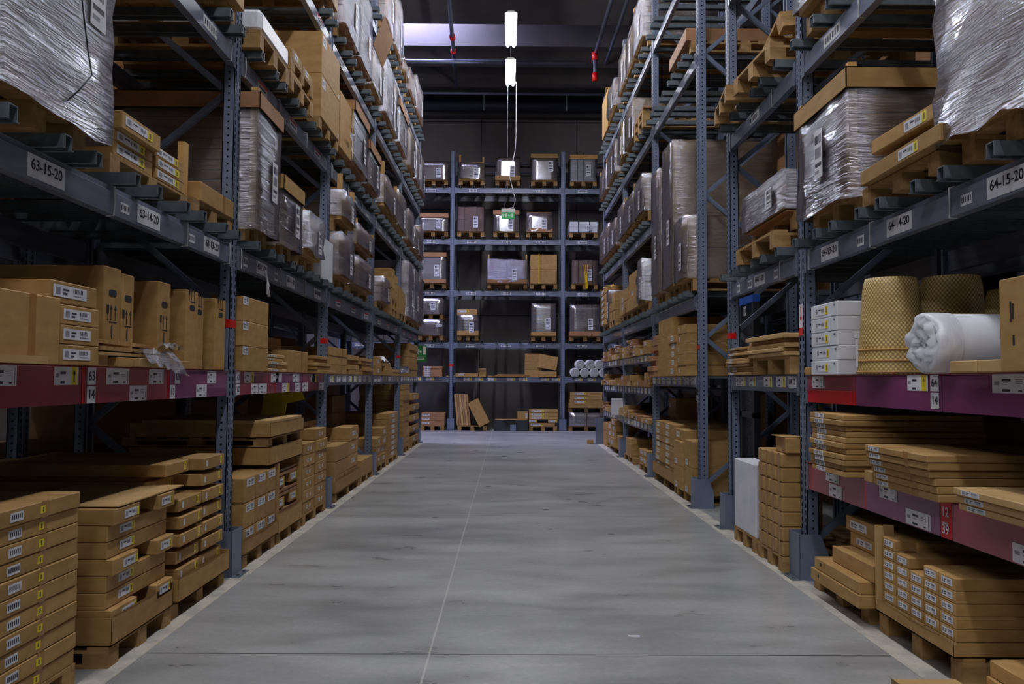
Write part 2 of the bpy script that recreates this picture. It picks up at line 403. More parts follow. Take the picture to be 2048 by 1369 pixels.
def protector(side, a, f, label, h=.31, d=.2, group=None):
    # folded steel guard bolted to the floor around the foot of the post
    def mk():
        b = MB(); w = .1; t = .006
        b.box(-w, w, 0, t, 0, h)
        for s in (-1, 1):
            x0, x1 = (-w, -w+t) if s < 0 else (w-t, w)
            b.prism([(0, 0), (d, 0), (d, h*.55), (d*.72, h), (0, h)], x0, x1, 'x')
        return b.mesh('guard_plate', ['paint'])
    t = thing('post_protector', label, 'protector', group); place(t, side, a, f, 0)
    link('guard_plate', cached(('gp', h, d), mk), t)
    def mk2():
        b = MB(); b.box(-.11, .11, -.055, 0, 0, .006)
        for s in (-.06, .06): b.tube([(s, -.03, .006), (s, -.03, .018)], .011, 8)
        return b.mesh('foot_flange', ['galv'])
    link('foot_flange', cached('ff', mk2), t)
    return t
def shelf(side, a0, a1, f, zt, label, H=.14, bars=9, rail=None, deck=False, D=1.05, tags=(), texts=(), barpos=None, cat='rack shelf', guards=(), barlen=.12):
    mid = (a0+a1)/2; w = a1-a0
    t = thing('rack_shelf_level', label, cat); place(t, side, mid, f, zt)
    def bm_(rear):
        def mk():
            b = MB()
            if not rear:
                b.prism([(0, -H), (.05, -H), (.05, 0), (.014, 0), (.014, -.022), (0, -.03)], -w/2, w/2, 'x')
                for s in (-1, 1):
                    b.box(s*w/2-(.045 if s > 0 else 0), s*w/2+(.045 if s < 0 else 0), -.006, .0, -H-.02, .01)
            else:
                b.box(-w/2, w/2, D-.05, D, -H, 0)
            return b.mesh('beam', ['beam'])
        return cached(('beam', rear, round(w, 3), H, D), mk)
    link('front_beam', bm_(False), t); link('rear_beam', bm_(True), t)
    if bars:
        def mkb():
            b = MB(); y0, y1 = -barlen, D+.1
            b.box(-.028, .028, y0, y1, .055, .06); b.box(-.028, -.023, y0, y1, 0, .055); b.box(.023, .028, y0, y1, 0, .055)
            b.box(-.04, -.028, y0, y1, 0, .004); b.box(.028, .04, y0, y1, 0, .004)
            return b.mesh('crossbar', ['galv', ])
        me = cached(('cb', D, barlen), mkb)
        P = barpos if barpos else [(-.5+(k+.5)/bars)*w + (.03 if k % 2 else -.03) for k in range(bars)]
        for x in P: link('crossbar', me, t, (x, 0, 0))
    if deck:
        def mkd():
            b = MB(); n = 6
            for k in range(n):
                b.box(-w/2+k*w/n+.002, -w/2+(k+1)*w/n-.002, .016, D-.01, -.022, -.002)
            return b.mesh('deck_panels', ['galv'])
        link('deck_panels', cached(('deck', round(w, 3), D), mkd), t)
    if rail:                   # rail: list of (a0, a1, material, rows, zlo, zhi)
        for (p0, p1, mt, zl, zh) in rail:
            x0, x1 = sorted((lx(side, p0, mid), lx(side, p1, mid)))
            b = MB(); b.prism([(-.004, zl), (0, zl), (0, zh), (-.004, zh)], x0, x1, 'x')
            b.prism([(-.004, zh-.004), (-.004, zh), (-.011, zh)], x0, x1, 'x')
            r = b.obj('price_rail', [mt], t)
    for tg in tags:            # (a, z, kind, w, h)
        a, z, kind, tw, th = tg[:5]
        addlabel(t, kind, lx(side, a, mid), z, tw, th, y=(-.0045 if rail else 0), name='price_tag' if rail else 'location_label')
    for (a, z, s, sz, mt) in texts:
        addtext(t, s, lx(side, a, mid), (-.0055 if rail else -.001), z, sz, mt)
    for a in guards:           # pale safety loop around the beam
        x = lx(side, a, mid); b = MB()
        b.tube([(x, .02, .004), (x, -.006, -.004), (x+.006, -.008, -H*.5), (x, -.006, -H-.004), (x, .03, -H-.006)], .0045, 6)
        b.obj('cable_loop', ['wire'], t)
    return t

def pallet(side, a0, a1, f, z, label, depth=1.15, h=.13, near=False, group=None, dr=0):
    w = a1-a0; mid = (a0+a1)/2
    key = (round(w, 2), round(depth, 2), round(h, 3))
    def geo(which):
        b = MB(); s = h/.144
        if which in ('top', 'all'):
            n = 7 if depth > .9 else 5; bw = .1 if n == 7 else .1
            for k in range(n):      # boards parallel to the front
                y = k*(depth-bw)/(n-1); b.box(-w/2, w/2, y, y+bw, .122*s, .144*s)
            for k in range(3):
                x = -w/2+k*(w-.1)/2; b.box(x, x+.1, 0, depth, .1*s, .121*s)
        if which in ('block', 'all'):
            if which == 'block': b.box(-.05, .05, 0, .12, .022*s, .1*s)
            else:
                for k in range(3):
                    for j in range(3):
                        x = -w/2+k*(w-.1)/2; y = j*(depth-.12)/2; b.box(x, x+.1, y, y+.12, .022*s, .1*s)
        if which in ('run', 'all'):
            for k in range(3):
                if which == 'run' and k: break
                x = -w/2+k*(w-.1)/2 if which == 'all' else -.05; b.box(x, x+.1, 0, depth, 0, .022*s)
        return b.mesh('pallet', ['wood'])
    if not near:
        t = link('wooden_pallet', cached(('pal', 'all')+key, lambda: geo('all')))
        tag(t, label, 'pallet', group)
    else:
        t = thing('wooden_pallet', label, 'pallet', group)
        link('top_boards', cached(('pal', 'top')+key, lambda: geo('top')), t)
        for k in range(3):
            x = -w/2+.05+k*(w-.1)/2
            link('bottom_runner', cached(('pal', 'run')+key, lambda: geo('run')), t, (x, 0, 0))
            for j in range(3): link('block', cached(('pal', 'block')+key, lambda: geo('block')), t, (x, j*(depth-.12)/2, 0))
    place(t, side, mid, f, z, dr); return t

def wrapmesh(w, d, h, amp, seed):
    rnd = random.Random(seed); b = MB(); g = {}
    def P(x, y, z):
        k = (round(x, 4), round(y, 4), round(z, 4))
        if k not in g:
            cx, cy = x, y-d/2; L = math.hypot(cx, cy) or 1
            j = rnd.random()*amp
            zz = z + (rnd.random()-.5)*amp*1.4 if 0 < z < h else z + (rnd.random()*amp*2 if z == 0 else rnd.random()*amp)
            g[k] = len(b.v); b.v.append((x+cx/L*j, y+cy/L*j, zz))
        return g[k]
    def face(fn, nu, nv):
        for i in range(nu):
            for j in range(nv):
                b.f.append((fn(i/nu, j/nv), fn((i+1)/nu, j/nv), fn((i+1)/nu, (j+1)/nv), fn(i/nu, (j+1)/nv))); b.m.append(0)
    nx = max(3, int(w/.14)); ny = max(3, int(d/.2)); nz = max(3, int(h/.11))
    face(lambda u, v: P(-w/2+u*w, 0, v*h), nx, nz)
    face(lambda u, v: P(w/2-u*w, d, v*h), nx, nz)
    face(lambda u, v: P(w/2, u*d, v*h), ny, nz)
    face(lambda u, v: P(-w/2, d-u*d, v*h), ny, nz)
    face(lambda u, v: P(-w/2+u*w, v*d, h), nx, ny)
    return b.mesh('shrink_wrap', ['wrap'], True)
def load(side, a0, a1, f, z, h, label, n=4, wrap='wrap', amp=.012, cap=False, posts=False, strap=None, card='card', lab='pallet', depth=1.1, pal=True, pallab=None, near=False,
         cols=1, tray=0, small=0, group=None, dr=0, twin=1, inset=.0, skirt=.0, labpos=(.68, .38), crushed=False):
    w = a1-a0-.02; mid = (a0+a1)/2; ph = .13*twin; pi = .035 if skirt else 0
    if side == 'F' and wrap == 'wrap': wrap = 'wrapfar'; amp = min(amp, .01) if not crushed else amp
    if pal:
        for q in range(twin):
            pallet(side, a0+pi, a1-pi, f+{'L': -.09, 'R': .09, 'F': .06}[side], z+.13*q, (pallab or ('pallet under the ' + label)) + (', %s' % ORD[q] if q else ''), depth=depth+.02, near=near, dr=dr)
        z += ph
    t = thing('pallet_load', label, 'pallet load', group); place(t, side, mid, f+(.01 if side != 'L' else -.01), z, dr)
    rnd = random.Random(len(label)*7+int(w*1000))
    zz = 0; hh = h-(.0 if not cap else .06); bh = hh/n
    for k in range(n):
        for c in range(cols):
            cw = w/cols
            ox = (rnd.random()-.5)*.012 if not posts else 0
            dd = depth - (rnd.random()*.03)
            link('carton', bevbox(round(cw-.006-(.03 if posts else 0)-(small*rnd.random()), 3), round(dd-.04, 3), round(bh-.006, 3), card), t, (-w/2+cw*(c+.5)+ox*.5, .015+(rnd.random()*.01), zz))
        if small:
            addlabel(t, 'shipy', -w*.18, zz+bh*.5, min(.3, w*.45), bh*.42, .005, 'box_label')
        zz += bh
    if tray:
        b = MB(); b.box(-w/2-.02, w/2+.02, -.022, -.016, .0, tray); b.box(-w/2-.02, -w/2-.014, -.022, depth, .0, tray); b.box(w/2+.014, w/2+.02, -.022, depth, .0, tray)
        b.obj('tray_edge', [card], t)
    if cap:
        ch = .12 if h > .5 else .07; wh = .035+ch*.7
        b = MB(); E = .026; zt_ = h-.035; b.box(-w/2-E, w/2+E, -E, depth, zt_-.006, zt_)
        b.box(-w/2-E, w/2+E, -E, -E+.006, zt_-ch, zt_); b.box(-w/2-E, -w/2-E+.006, -E, depth, zt_-ch, zt_); b.box(w/2+E-.006, w/2+E, -E, depth, zt_-ch, zt_)
        b.obj('lid', [card if cap is True else cap], t)
    if posts:
        for sx in (-1, 1):
            for yy in (.0, depth-.06):
                b = MB(); e = (posts if not isinstance(posts, bool) else .1)*(1 if sx < 0 or not crushed else .7)
                b.box(sx*(w/2-.02)-.02, sx*(w/2-.02)+.02, yy, yy+.05, .0, h+e); o = b.obj('corner_post', ['woodpost'], t)
    if wrap:
        wm = wrapmesh(w+.01, depth-.01, h+skirt-(wh if cap else 0)+(.0 if not crushed else -.05), amp, len(label)+int(w*100))
        o = link('shrink_wrap', wm, t, (0, -.006, -skirt)); wm.materials[0] = M[wrap]
    if strap:
        cols_ = {'yellow': 'strap', 'black': 'blackstrap'}[strap[0]]
        for x in strap[1]:
            b = MB(); x *= w/2
            b.box(x-.009, x+.009, -.022, -.019, .0, h+.012); b.box(x-.009, x+.009, -.022, depth, h+.012, h+.015)
            b.obj('packing_strap', [cols_], t)
    if lab:
        lw = .16 if lab == 'pallet' else .2
        lh = min(.3, h*.5) if lab == 'pallet' else .06
        addlabel(t, lab, (labpos[0]-.5)*w, h*labpos[1], lw*.8, lh, -.02-amp*.3, 'pallet_label')
    return t

BOXN = 0
def box(side, a0, a1, f, z0, z1, label, depth=.5, mat='card', cat='box', name=None, labs=(), tape=False, dr=0, group=None, bv=.004):
    w = a1-a0; h = z1-z0
    if name is None: name = 'small_carton' if w < .21 and h < .13 else 'thin_carton' if h < .055 else 'flat_carton' if h < .11 else 'white_carton' if mat == 'whitecard' else 'cardboard_box'
    o = link(name, bevbox(w, depth, h, mat, bv)); tag(o, label, cat, group); place(o, side, (a0+a1)/2, f, z0, dr)
    for L in labs:      # (kind, u, v, w, h)
        k, u, v, lw, lh = L
        addlabel(o, k, (u-.5)*w, v*h, lw, lh, 0)
    if tape:
        def mk():
            b = MB(); b.box(-w/2-.001, -w/2+.04, depth*.5-.025, depth*.5+.025, h-.0, h+.0008)
            b.box(-w/2, w/2, depth*.5-.024, depth*.5+.024, h, h+.0008)
            b.box(w*.18-.022, w*.18+.022, -.0009, 0, 0, h)
            return b.mesh('packing_tape', ['tape'])
        link('packing_tape', cached(('tp', round(w, 3), round(h, 3), round(depth, 3)), mk), o)
    return o
ORD = ['first', 'second', 'third', 'fourth', 'fifth', 'sixth', 'seventh', 'eighth', 'ninth', 'tenth', 'eleventh', 'twelfth', 'thirteenth', 'fourteenth']
def upord(k, n):
    if k == n-1: return 'topmost'
    if k == 0: return 'lowest'
    return ORD[k]+' up'
def stack(side, a0, a1, f, z, hs, label, depth=.6, mat='card', labs=(), tape=False, jit=.01, group=None, name=None, gap=0, cat='box', seed=1, fs=None, twist=.0):
    """label: a phrase with %s where the place in the stack goes"""
    rnd = random.Random(seed); n = len(hs)
    label = re.sub(r'%s of (the )?\w+', '%s', label)
    group = group or 'pile: ' + label.replace(', %s', '').replace(' %s', '')
    for k, hh in enumerate(hs):
        ja = (rnd.random()-.5)*jit; jf = (rnd.random()-.5)*jit + (fs[k] if fs else 0)
        ff = f+jf
        lab = label % upord(k, n) if '%s' in label else label + ', ' + upord(k, n)
        box(side, a0+ja, a1+ja, ff, z, z+hh-.002, lab, depth, mat, cat, name, labs, tape, (rnd.random()-.5)*twist, group)
        z += hh+gap
    return z
# --------------------------------------------------------------- the hall
LF, RF = -1.92, 2.06           # front planes of the two rack rows
LG, RG = -1.80, 1.94           # front planes of the goods
LP = [2.69, 5.585, 8.48, 11.375, 14.27, 17.165]
RP = [2.68, 5.575, 7.415, 8.60, 11.30, 14.20, 17.10]
FY = 21.30                     # front plane of the far rack
FP = [-4.46, -1.495, 1.475, 4.44]
FYG = 21.2
b = MB(); b.box(-14, 9, -12, 23.4, -.1, 0); struct('floor', b, ['floor'])
b = MB()
for (x0, x1, y0, y1) in ((-14, 9, -12, 18.0), (-14, 9, 19.2, 23.4)): b.box(x0, x1, y0, y1, 9.5, 9.7)
struct('ceiling', b, ['ceil'])
b = MB(); b.box(-14, 9, 17.9, 18.0, 9.7, 10.9); b.box(-14, 9, 19.2, 19.3, 9.7, 10.9); b.box(-1.15, 9, 17.9, 19.3, 10.9, 11); b.box(-14, -6, 17.9, 19.3, 10.9, 11)
struct('ceiling_skylight_well', b, ['ceil'])
b = MB(); b.box(-14, 9, 23.2, 23.4, 0, 9.5)
for x in (-3.6, -.8, 2.0, 4.8): b.box(x-.012, x+.012, 23.19, 23.2, 0, 9.5, 1)
for z in (3.2, 6.3, 8.9): b.box(-14, 9, 23.19, 23.2, z, z+.03, 1)
struct('wall_far', b, ['wallfar', 'darkgrey'])
b = MB(); b.box(-14.2, -14, -12, 23.4, 0, 9.5); struct('wall_left', b, ['wallfar'])
b = MB(); b.box(9, 9.2, -12, 23.4, 0, 9.5); struct('wall_right', b, ['wallfar'])
b = MB(); b.box(-14, 9, -12.2, -12, 0, 9.5); struct('wall_near', b, ['wallfar'])
# cross beams and pipes under the ceiling at the far end
for k, (y, z, h) in enumerate(((19.5, 9.2, .3), (20.5, 9.05, .45), (22.9, 8.98, .25))):
    b = MB(); b.box(-14, 9, y, y+.25, z, z+h); o = b.obj('trim_%d' % (k+1), ['ceil']); o['kind'] = 'structure'
def pipe(pts, r, label, mat='pipe', cat='pipe', name='ceiling_pipe', rings=(), ringmat='redtape'):
    t = thing(name, label, cat)
    MB().tube(pts, r, 10).obj('pipe_run', [mat], t, True)
    for p, q in rings: MB().tube([p, q], r*1.5, 10).obj('red_coupling', [ringmat], t, True)
    return t
zp = CAMZ+648*18.6/1600
pipe([(-9, 18.6, zp), (1.9, 18.6, zp-.03)], .05, 'blue-lit horizontal sprinkler pipe crossing under the skylight')
pipe([(-9, 20.9, 8.96), (5, 20.9, 8.93)], .04, 'thin blue-grey pipe crossing high before the far wall')
pipe([(-9, 22.9, 7.62), (7, 22.9, 7.6)], .035, 'upper of two thin pipes running along the dark far wall')
pipe([(-9, 22.95, 7.36), (7, 22.95, 7.34)], .025, 'lower of two thin pipes on the far wall, with red clips', rings=[((-1.3, 22.95, 7.355), (-1.22, 22.95, 7.355)), ((-.3, 22.95, 7.355), (-.22, 22.95, 7.355))])
pipe([(-1.02, 9.5, 9.05), (-1.38, 20.6, 9.05)], .045, 'long grey pipe running towards the far wall beside the skylight', rings=[((-1.28, 17.6, 9.05), (-1.283, 17.75, 9.05)), ((-1.31, 18.4, 9.05), (-1.313, 18.5, 9.05))])
pipe([(2.15, 9.5, 9.1), (2.05, 18.6, 9.1)], .045, 'left one of two long pipes at the upper right', rings=[((2.12, 12.5, 9.1), (2.119, 12.62, 9.1)), ((2.08, 15.6, 9.1), (2.079, 15.72, 9.1))])
pipe([(2.5, 9.5, 9.2), (2.4, 19.5, 9.2)], .04, 'right one of two long pipes at the upper right', rings=[((2.46, 13.6, 9.2), (2.459, 13.7, 9.2))])
xr, zr = onY(1190, 112, 18.6); xr2, zr2 = onY(1194, 155, 18.6)
pipe([(xr, 18.6, zr+.05), (xr, 18.6, zr2)], .05, 'short vertical pipe with red couplings at the end of the blue-lit pipe', rings=[((xr, 18.6, zr+.08), (xr, 18.6, zr-.1)), ((xr, 18.6, zr2+.1), (xr, 18.6, zr2-.08))])
for k, px in enumerate((968, 1133)):
    x, z = onY(px, 180, 20.9); b = MB(); b.box(x-.05, x+.05, 20.88, 20.92, 8.9, 8.94); b.box(x-.012, x+.012, 20.88, 20.92, 8.5, 8.9); b.box(x-.02, x+.02, 20.86, 20.94, 8.48, 8.62)
    tag(b.obj('sprinkler_head', ['galv']), 'pale hanging bracket under the thin blue pipe, %s of the pendant lamps' % ('left', 'right')[k], 'bracket')
b = MB(); b.tube([(-9, 22.6, 9.22), (8, 22.6, 9.2)], .16, 12)
tag(b.obj('ventilation_duct', ['bluedark' if 'bluedark' in M else 'pipe'], smooth=True), 'dark round duct crossing high in front of the far wall', 'duct')
# skylight pane
b = MB(); b.box(-6, -1.15, 18.0, 19.2, 10.86, 10.9); o = b.obj('window_1', [mat_emit('daylight_pane', (176, 176, 255), 10)]); o['kind'] = 'structure'

# lamps: a row of pendant tubes over the middle of the aisle
LAMPS = 128
M['tubeglow'] = mat_emit('fluorescent_tube', (248, 248, 255), LAMPS)
def lamp(x, y, z, label, length=1.45, grp=None):
    t = thing('pendant_tube_lamp', label, 'lamp', grp); t.location = (x, y, z)
    def mk():
        b = MB(); b.prism([(-.11, .03), (-.05, .07), (.05, .07), (.11, .03), (.11, .026), (-.11, .026)], -length/2, length/2, 'y'); return b.mesh('housing', ['signwhite'])
    link('housing', cached(('lh', length), mk), t)
    def mk2():
        b = MB(); b.tube([(0, -length/2+.03, 0), (0, length/2-.03, 0)], .026, 10); return b.mesh('tube', ['tubeglow'], True)
    for s in (-.06, .06): link('fluorescent_tube', cached(('lt', length), mk2), t, (s, 0, 0))
    def mk3():
        b = MB(); b.tube([(0, -length*.35, .07), (0, -length*.35, 9.5-z)], .004, 5); b.tube([(0, length*.35, .07), (0, length*.35, 9.5-z)], .004, 5); return b.mesh('hanging_wires', ['steelwire'])
    link('hanging_wires', cached(('lw', length, z), mk3), t)
for k in range(13):
    y = 17.4-2.15*k
    lamp(.03, y, 8.12, ('lower, farther one of the two glowing pendant lamps' if k == 0 else 'upper, nearer one of the two glowing pendant lamps' if k == 1 else 'pendant tube lamp in the row above the aisle, outside the top of the picture'), grp='row of aisle lamps above the picture' if k > 1 else None)
for k in range(3):
    lamp(-6.6, 12-4*k, 8.0, 'pendant tube lamp over the next aisle behind the left rack', grp='lamps of the next aisle')

for k in range(3):  # extra unseen lamps, added behind the camera to brighten the right-hand goods
    lamp(-2.8-1.2*k, -1.4-.9*k, 8.0, 'pendant tube lamp of the cross aisle behind the camera', grp='lamps of the cross aisle behind the camera')

# hanging exit sign with its cables
sy = 17.55
x0, z1 = onY(1003, 425, sy); x1, z0 = onY(1029, 438, sy)
t = thing('emergency_exit_light', 'small green and white emergency exit light hanging on cables in mid aisle', 'sign'); t.location = ((x0+x1)/2, sy, z0)
w = x1-x0; h = z1-z0
M['greenlit'] = mat_emit('lit_green_sign', (20, 170, 90), .35); M['greenlit'].node_tree.nodes['Principled BSDF'].inputs['Base Color'].default_value = lin((16, 130, 66))
MB().box(-w/2, w/2, 0, .03, 0, h).obj('green_panel', ['greenlit'], t)
MB().box(-w/2, w/2, -.02, .06, h, h+.08).obj('white_housing', ['signwhite'], t)
b = MB(); b.box(-w*.42, -w*.3, -.003, 0, h*.25, h*.75); b.box(-w*.2, -w*.06, -.003, 0, h*.2, h*.8); b.box(w*.0, w*.2, -.003, 0, h*.45, h*.55); b.box(w*.26, w*.4, -.003, 0, h*.2, h*.8); b.obj('white_pictogram', ['signwhite'], t)
top = 8.0-z0
b = MB(); b.tube([(-w*.35, .02, h+.08), (-.02, .02, h+.35), (-.02, .02, top)], .003, 5); b.obj('hanging_wire', ['steelwire'], t)
cx = (x0+x1)/2
pts = [(0, .02, h+.08), (.12, .02, h+.12), (.16, .02, h+.3), (.08, .02, h+.6), (.02, .02, h+.85), (.1, .02, h+1.15), (.15, .02, h+1.4)] + [(.17, .02, h+1.4+k*.3) for k in range(1, 6)] + [(.15, 0, top)]
MB().tube(pts, .009, 6).obj('white_cable', ['wire'], t, True)
# green escape sign on the last left post
x0, z1 = onY(829, 692, 17.25); x1, z0 = onY(855, 725, 17.25)
t = thing('escape_route_sign', 'green square escape route sign with running figure and door, on the last left post', 'sign'); t.location = ((x0+x1)/2, 17.05, z0)
w = x1-x0; h = z1-z0
MB().box(-w/2, w/2, 0, .01, 0, h).obj('sign_board', ['green'], t)
b = MB(); b.box(w*.2, w*.44, -.003, 0, h*.45, h*.93)
b.poly([(-w*.06, -.003, h*.64), (w*.02, -.003, h*.64), (w*.02, -.003, h*.69), (w*.14, -.003, h*.61), (w*.02, -.003, h*.53), (w*.02, -.003, h*.58), (-w*.06, -.003, h*.58)])
def P(x, z): return (x*w, -.003, z*h)
b.tube([(-w*.1, -.001, h*.76), (-w*.1, -.003, h*.76)], w*.05, 8)
for s, e, r in ((P(-.13, .7), P(-.19, .58), .05), (P(-.19, .58), P(-.1, .5), .035), (P(-.1, .5), P(-.11, .44), .03), (P(-.19, .58), P(-.26, .5), .035), (P(-.26, .5), P(-.34, .47), .03), (P(-.13, .7), P(-.28, .68), .03), (P(-.28, .68), P(-.32, .62), .025), (P(-.13, .7), P(-.04, .62), .03)):
    b.bar(s, e, .004, r*w*2, 0, (0, 1, 0) if False else (0, 0, 1))
b.obj('white_pictogram', ['signwhite'], t)
b = MB(); b.box(-w*.38, w*.42, -.002, 0, h*.335, h*.345)
b.box(-w*.26, w*.3, -.002, 0, h*.22, h*.265); b.box(-w*.32, w*.34, -.002, 0, h*.13, h*.175); b.obj('white_lines', ['signwhite'], t)

# painted floor lines
b = MB(); b.box(-1.885, -1.765, -2, 17.3, 0, .002); tag(b.obj('floor_line', ['linepaint']), 'worn white floor line along the foot of the left rack', 'floor line')
b = MB(); b.box(1.9, 2.03, -2, 17.3, 0, .002); tag(b.obj('floor_line', ['linepaint']), 'worn white floor line along the foot of the right rack', 'floor line')
b = MB(); b.box(-6, 6, 20.55, 20.62, 0, .002); tag(b.obj('floor_line', ['yellowline']), 'faint yellow floor line in front of the far rack', 'floor line')
b = MB(); b.box(-2.0, 2.2, 17.28, 17.32, 0, .002); tag(b.obj('floor_line', ['linepaint']), 'pale scuffed line across the end of the aisle', 'floor line')

# ------------------------------------------------------------ racks
nm = ['just outside the picture', 'nearest to the camera', 'second from the camera', 'third from the camera', 'fourth from the camera', 'last at the aisle end']
for k, y in enumerate(LP):
    frame('L', y, LF, 'blue-grey perforated upright frame of the left rack, ' + nm[k], red={1: 1.70, 2: 1.72, 4: 1.72}.get(k))
    if k: protector('L', y, LF+.065, 'grey steel guard at the foot of the left post ' + nm[k])
nr = ['just outside the picture', 'nearest to the camera', 'second, before the gap', 'third, after the gap', 'fourth from the camera', 'fifth from the camera', 'last at the aisle end']
for k, y in enumerate(RP):
    fr = frame('R', y, RF, 'blue-grey perforated upright frame of the right rack, ' + nr[k], red={2: 1.74, 4: 1.74}.get(k))
    if k == 1: signpost = fr
    if k == 3: tornpost = fr
    if k and k < 6: protector('R', y, RF-.07, 'grey steel guard at the foot of the right post ' + nr[k])
MB().box(1.87, 2.0, 17.0, 17.2, 0, .62).box(1.85, 2.02, 16.98, 17.22, 0, .01)
b = MB(); b.box(1.9, 1.906, 17.0, 17.2, 0, .55); b.box(1.9, 2.05, 17.0, 17.006, 0, .55); b.box(1.85, 2.06, 16.97, 17.22, 0, .008)
tag(b.obj('post_protector', ['paint']), 'tall steel corner guard at the far end of the right rack', 'protector')
# safety sign on the near right post, torn tape and stickers
link('safety_label', labelmesh('blank', .075, .22), signpost, (0, -.005, 1.78))
b = MB(); b.box(-.0375, .0375, -.0075, -.0062, 1.67, 1.725); b.box(-.006, .006, -.0075, -.0062, 1.79, 1.87); b.poly([(-.022, -.0076, 1.8), (0, -.0076, 1.765), (.022, -.0076, 1.8)]); b.obj('red_arrow_mark', ['redlabel'], signpost)
b = MB(); b.poly([(-.061, .02, 1.9), (-.066, .09, 1.9), (-.064, .05, 1.77)]); b.poly([(-.061, .05, 1.77), (-.0665, .09, 1.9), (-.062, .02, 1.9)]); b.obj('torn_cardboard_scrap', ['cardlight'], signpost)
b = MB(); b.box(-.062, .062, -.006, 0, 1.69, 1.735); b.poly([(-.062, 0, 1.735), (-.064, .0, 1.7), (-.1, .05, 1.69), (-.07, .06, 1.7)]); b.obj('torn_red_tape', ['redtape'], tornpost)
link('yellow_sticker', labelmesh('blank', .1, .07), tornpost, (-.062, .04, 1.16), (0, 0, -PI/2)).name = 'pale_sticker'

nb = ['nearest left bay', 'second left bay', 'third left bay', 'fourth left bay', 'last left bay']
LZ = {1: 1.40, 2: 2.28, 3: 3.68, 4: 5.05, 5: 6.45}
def rules(n): return {1: 'price-rail shelf', 2: 'second shelf level', 3: 'third shelf level', 4: 'fourth shelf level', 5: 'top shelf level'}[n]
rnd = random.Random(3)
GREYT = ['price', 'pricey', 'pricey', 'price']
for k in range(5):
    a0, a1 = LP[k]+.06, LP[k+1]-.06
    for n in (1, 2, 3, 4, 5):
        lab = '%s of the %s, %s beams' % (rules(n), nb[k], 'red-railed' if n == 1 and k < 2 else 'grey')
        tags = []; texts = []; rail = None; guards = []; H = .14
        if n == 1 and k == 0:
            rail = [(a0, 3.62, 'maroon', -.17, -.003), (3.64, 4.53, 'maroon', -.17, -.003), (4.55, a1, 'purple', -.17, -.003), (a0, a1, 'railred', -.008, -.0005), (3.615, 3.645, 'railred', -.17, 0), (4.525, 4.555, 'railred', -.17, 0)]
            for a, z, kd, w_ in ((3.05, -.045, 'price', .17), (3.49, -.045, 'pricey', .19), (3.95, -.045, 'price', .23), (4.38, -.045, 'price', .18), (4.17, -.13, 'price', .19), (5.2, -.045, 'price', .15), (5.03, -.13, 'price', .17)):
                tags.append((a, z, kd, w_, .078))
            tags += [(3.70, -.045, 'blank', .075, .078), (3.70, -.13, 'blank', .075, .078), (4.66, -.045, 'blank', .07, .078), (4.595, -.13, 'blank', .07, .078)]
            texts = [(3.70, -.045, '63', .06, 'ink'), (3.70, -.13, '14', .06, 'ink'), (4.66, -.045, '63', .055, 'ink'), (4.595, -.13, '13', .055, 'ink')]
            H = .16
        elif n == 1 and k == 1:
            rail = [(a0, 6.62, 'maroon', -.17, -.003), (6.64, 7.5, 'purple', -.17, -.003), (7.52, a1, 'maroon', -.17, -.003), (a0, a1, 'railred', -.008, -.0005), (6.615, 6.645, 'railred', -.17, 0)]
            for j in range(8): tags.append((5.95+j*.33, -.045 if j % 2 == 0 else -.13, ('price', 'pricey')[j % 3 == 0], .22, .078))
            for j in range(4): tags.append((6.1+j*.62, -.13 if j % 2 == 0 else -.045, 'price', .18, .078))
            tags += [(5.71, -.045, 'blank', .08, .078), (5.71, -.13, 'blank', .08, .078)]
            texts = [(5.71, -.045, '63', .055, 'ink'), (5.71, -.13, '12', .055, 'ink')]
            H = .16
        elif n == 1:
            rail = [(a0, a1, 'railgrey', -.1, -.003)]; H = .12
            for j in range(8): tags.append((a0+.2+j*.335+rnd.random()*.06, -.05, GREYT[(j+k) % 4], .2, .078))
        elif n == 2 and k == 0:
            for a, s in ((3.30, '63-15-20'), (4.25, '63-14-20'), (5.16, '63-13-20')):
                tags.append((a, -.078, 'blank', .27, .095)); texts.append((a, -.072, s, .062, 'black'))
            for a in (3.98, 4.83): tags.append((a, -.085, 'bars', .09, .05))
            guards = [3.86, 4.75, a1-.05]
        elif n == 2 and k == 1:
            for a, s in ((6.22, '63-12-20'), (7.05, '63-11-20'), (8.05, '63-10-20')):
                tags.append((a, -.078, 'blank', .27, .095)); texts.append((a, -.072, s, .062, 'black'))
            tags += [(5.83, -.08, 'bars', .09, .07), (6.6, -.09, 'bars', .09, .07)]
            guards = [5.72, 6.72, 7.55]
        elif n in (3, 4, 5) or n == 2:
            for j in range(3): tags.append((a0+.5+j*.9, -.078, 'bars' if n > 2 and k != 1 else 'redhead', .24, .075))
            if n == 3: guards = [a0+.08, a0+.95, a0+1.85] if k else [a1-.1, a1-1]
        t = shelf('L', a0, a1, LF, LZ[n], lab, H=H, bars=0 if n == 1 else 9, deck=n == 1, rail=rail, tags=tags, texts=texts, guards=guards)
        if n == 2 and k == 1:     # torn white shreds hanging from the label
            x = lx('L', 6.3, (a0+a1)/2)
            MB().tube([(x-.02, -.006, -.08), (x, -.02, -.15), (x-.01, -.03, -.2), (x-.03, -.03, -.27)], [.012, .008, .012, .006], 6).tube([(x-.01, -.02, -.19), (x+.03, -.02, -.22), (x+.05, -.02, -.28)], [.01, .008, .012], 6).obj('torn_label_shred', ['whiteplastic'], t, True)
nbr = ['nearest right bay', 'second right bay', '', 'first right bay past the gap', 'second right bay past the gap', 'last right bay']
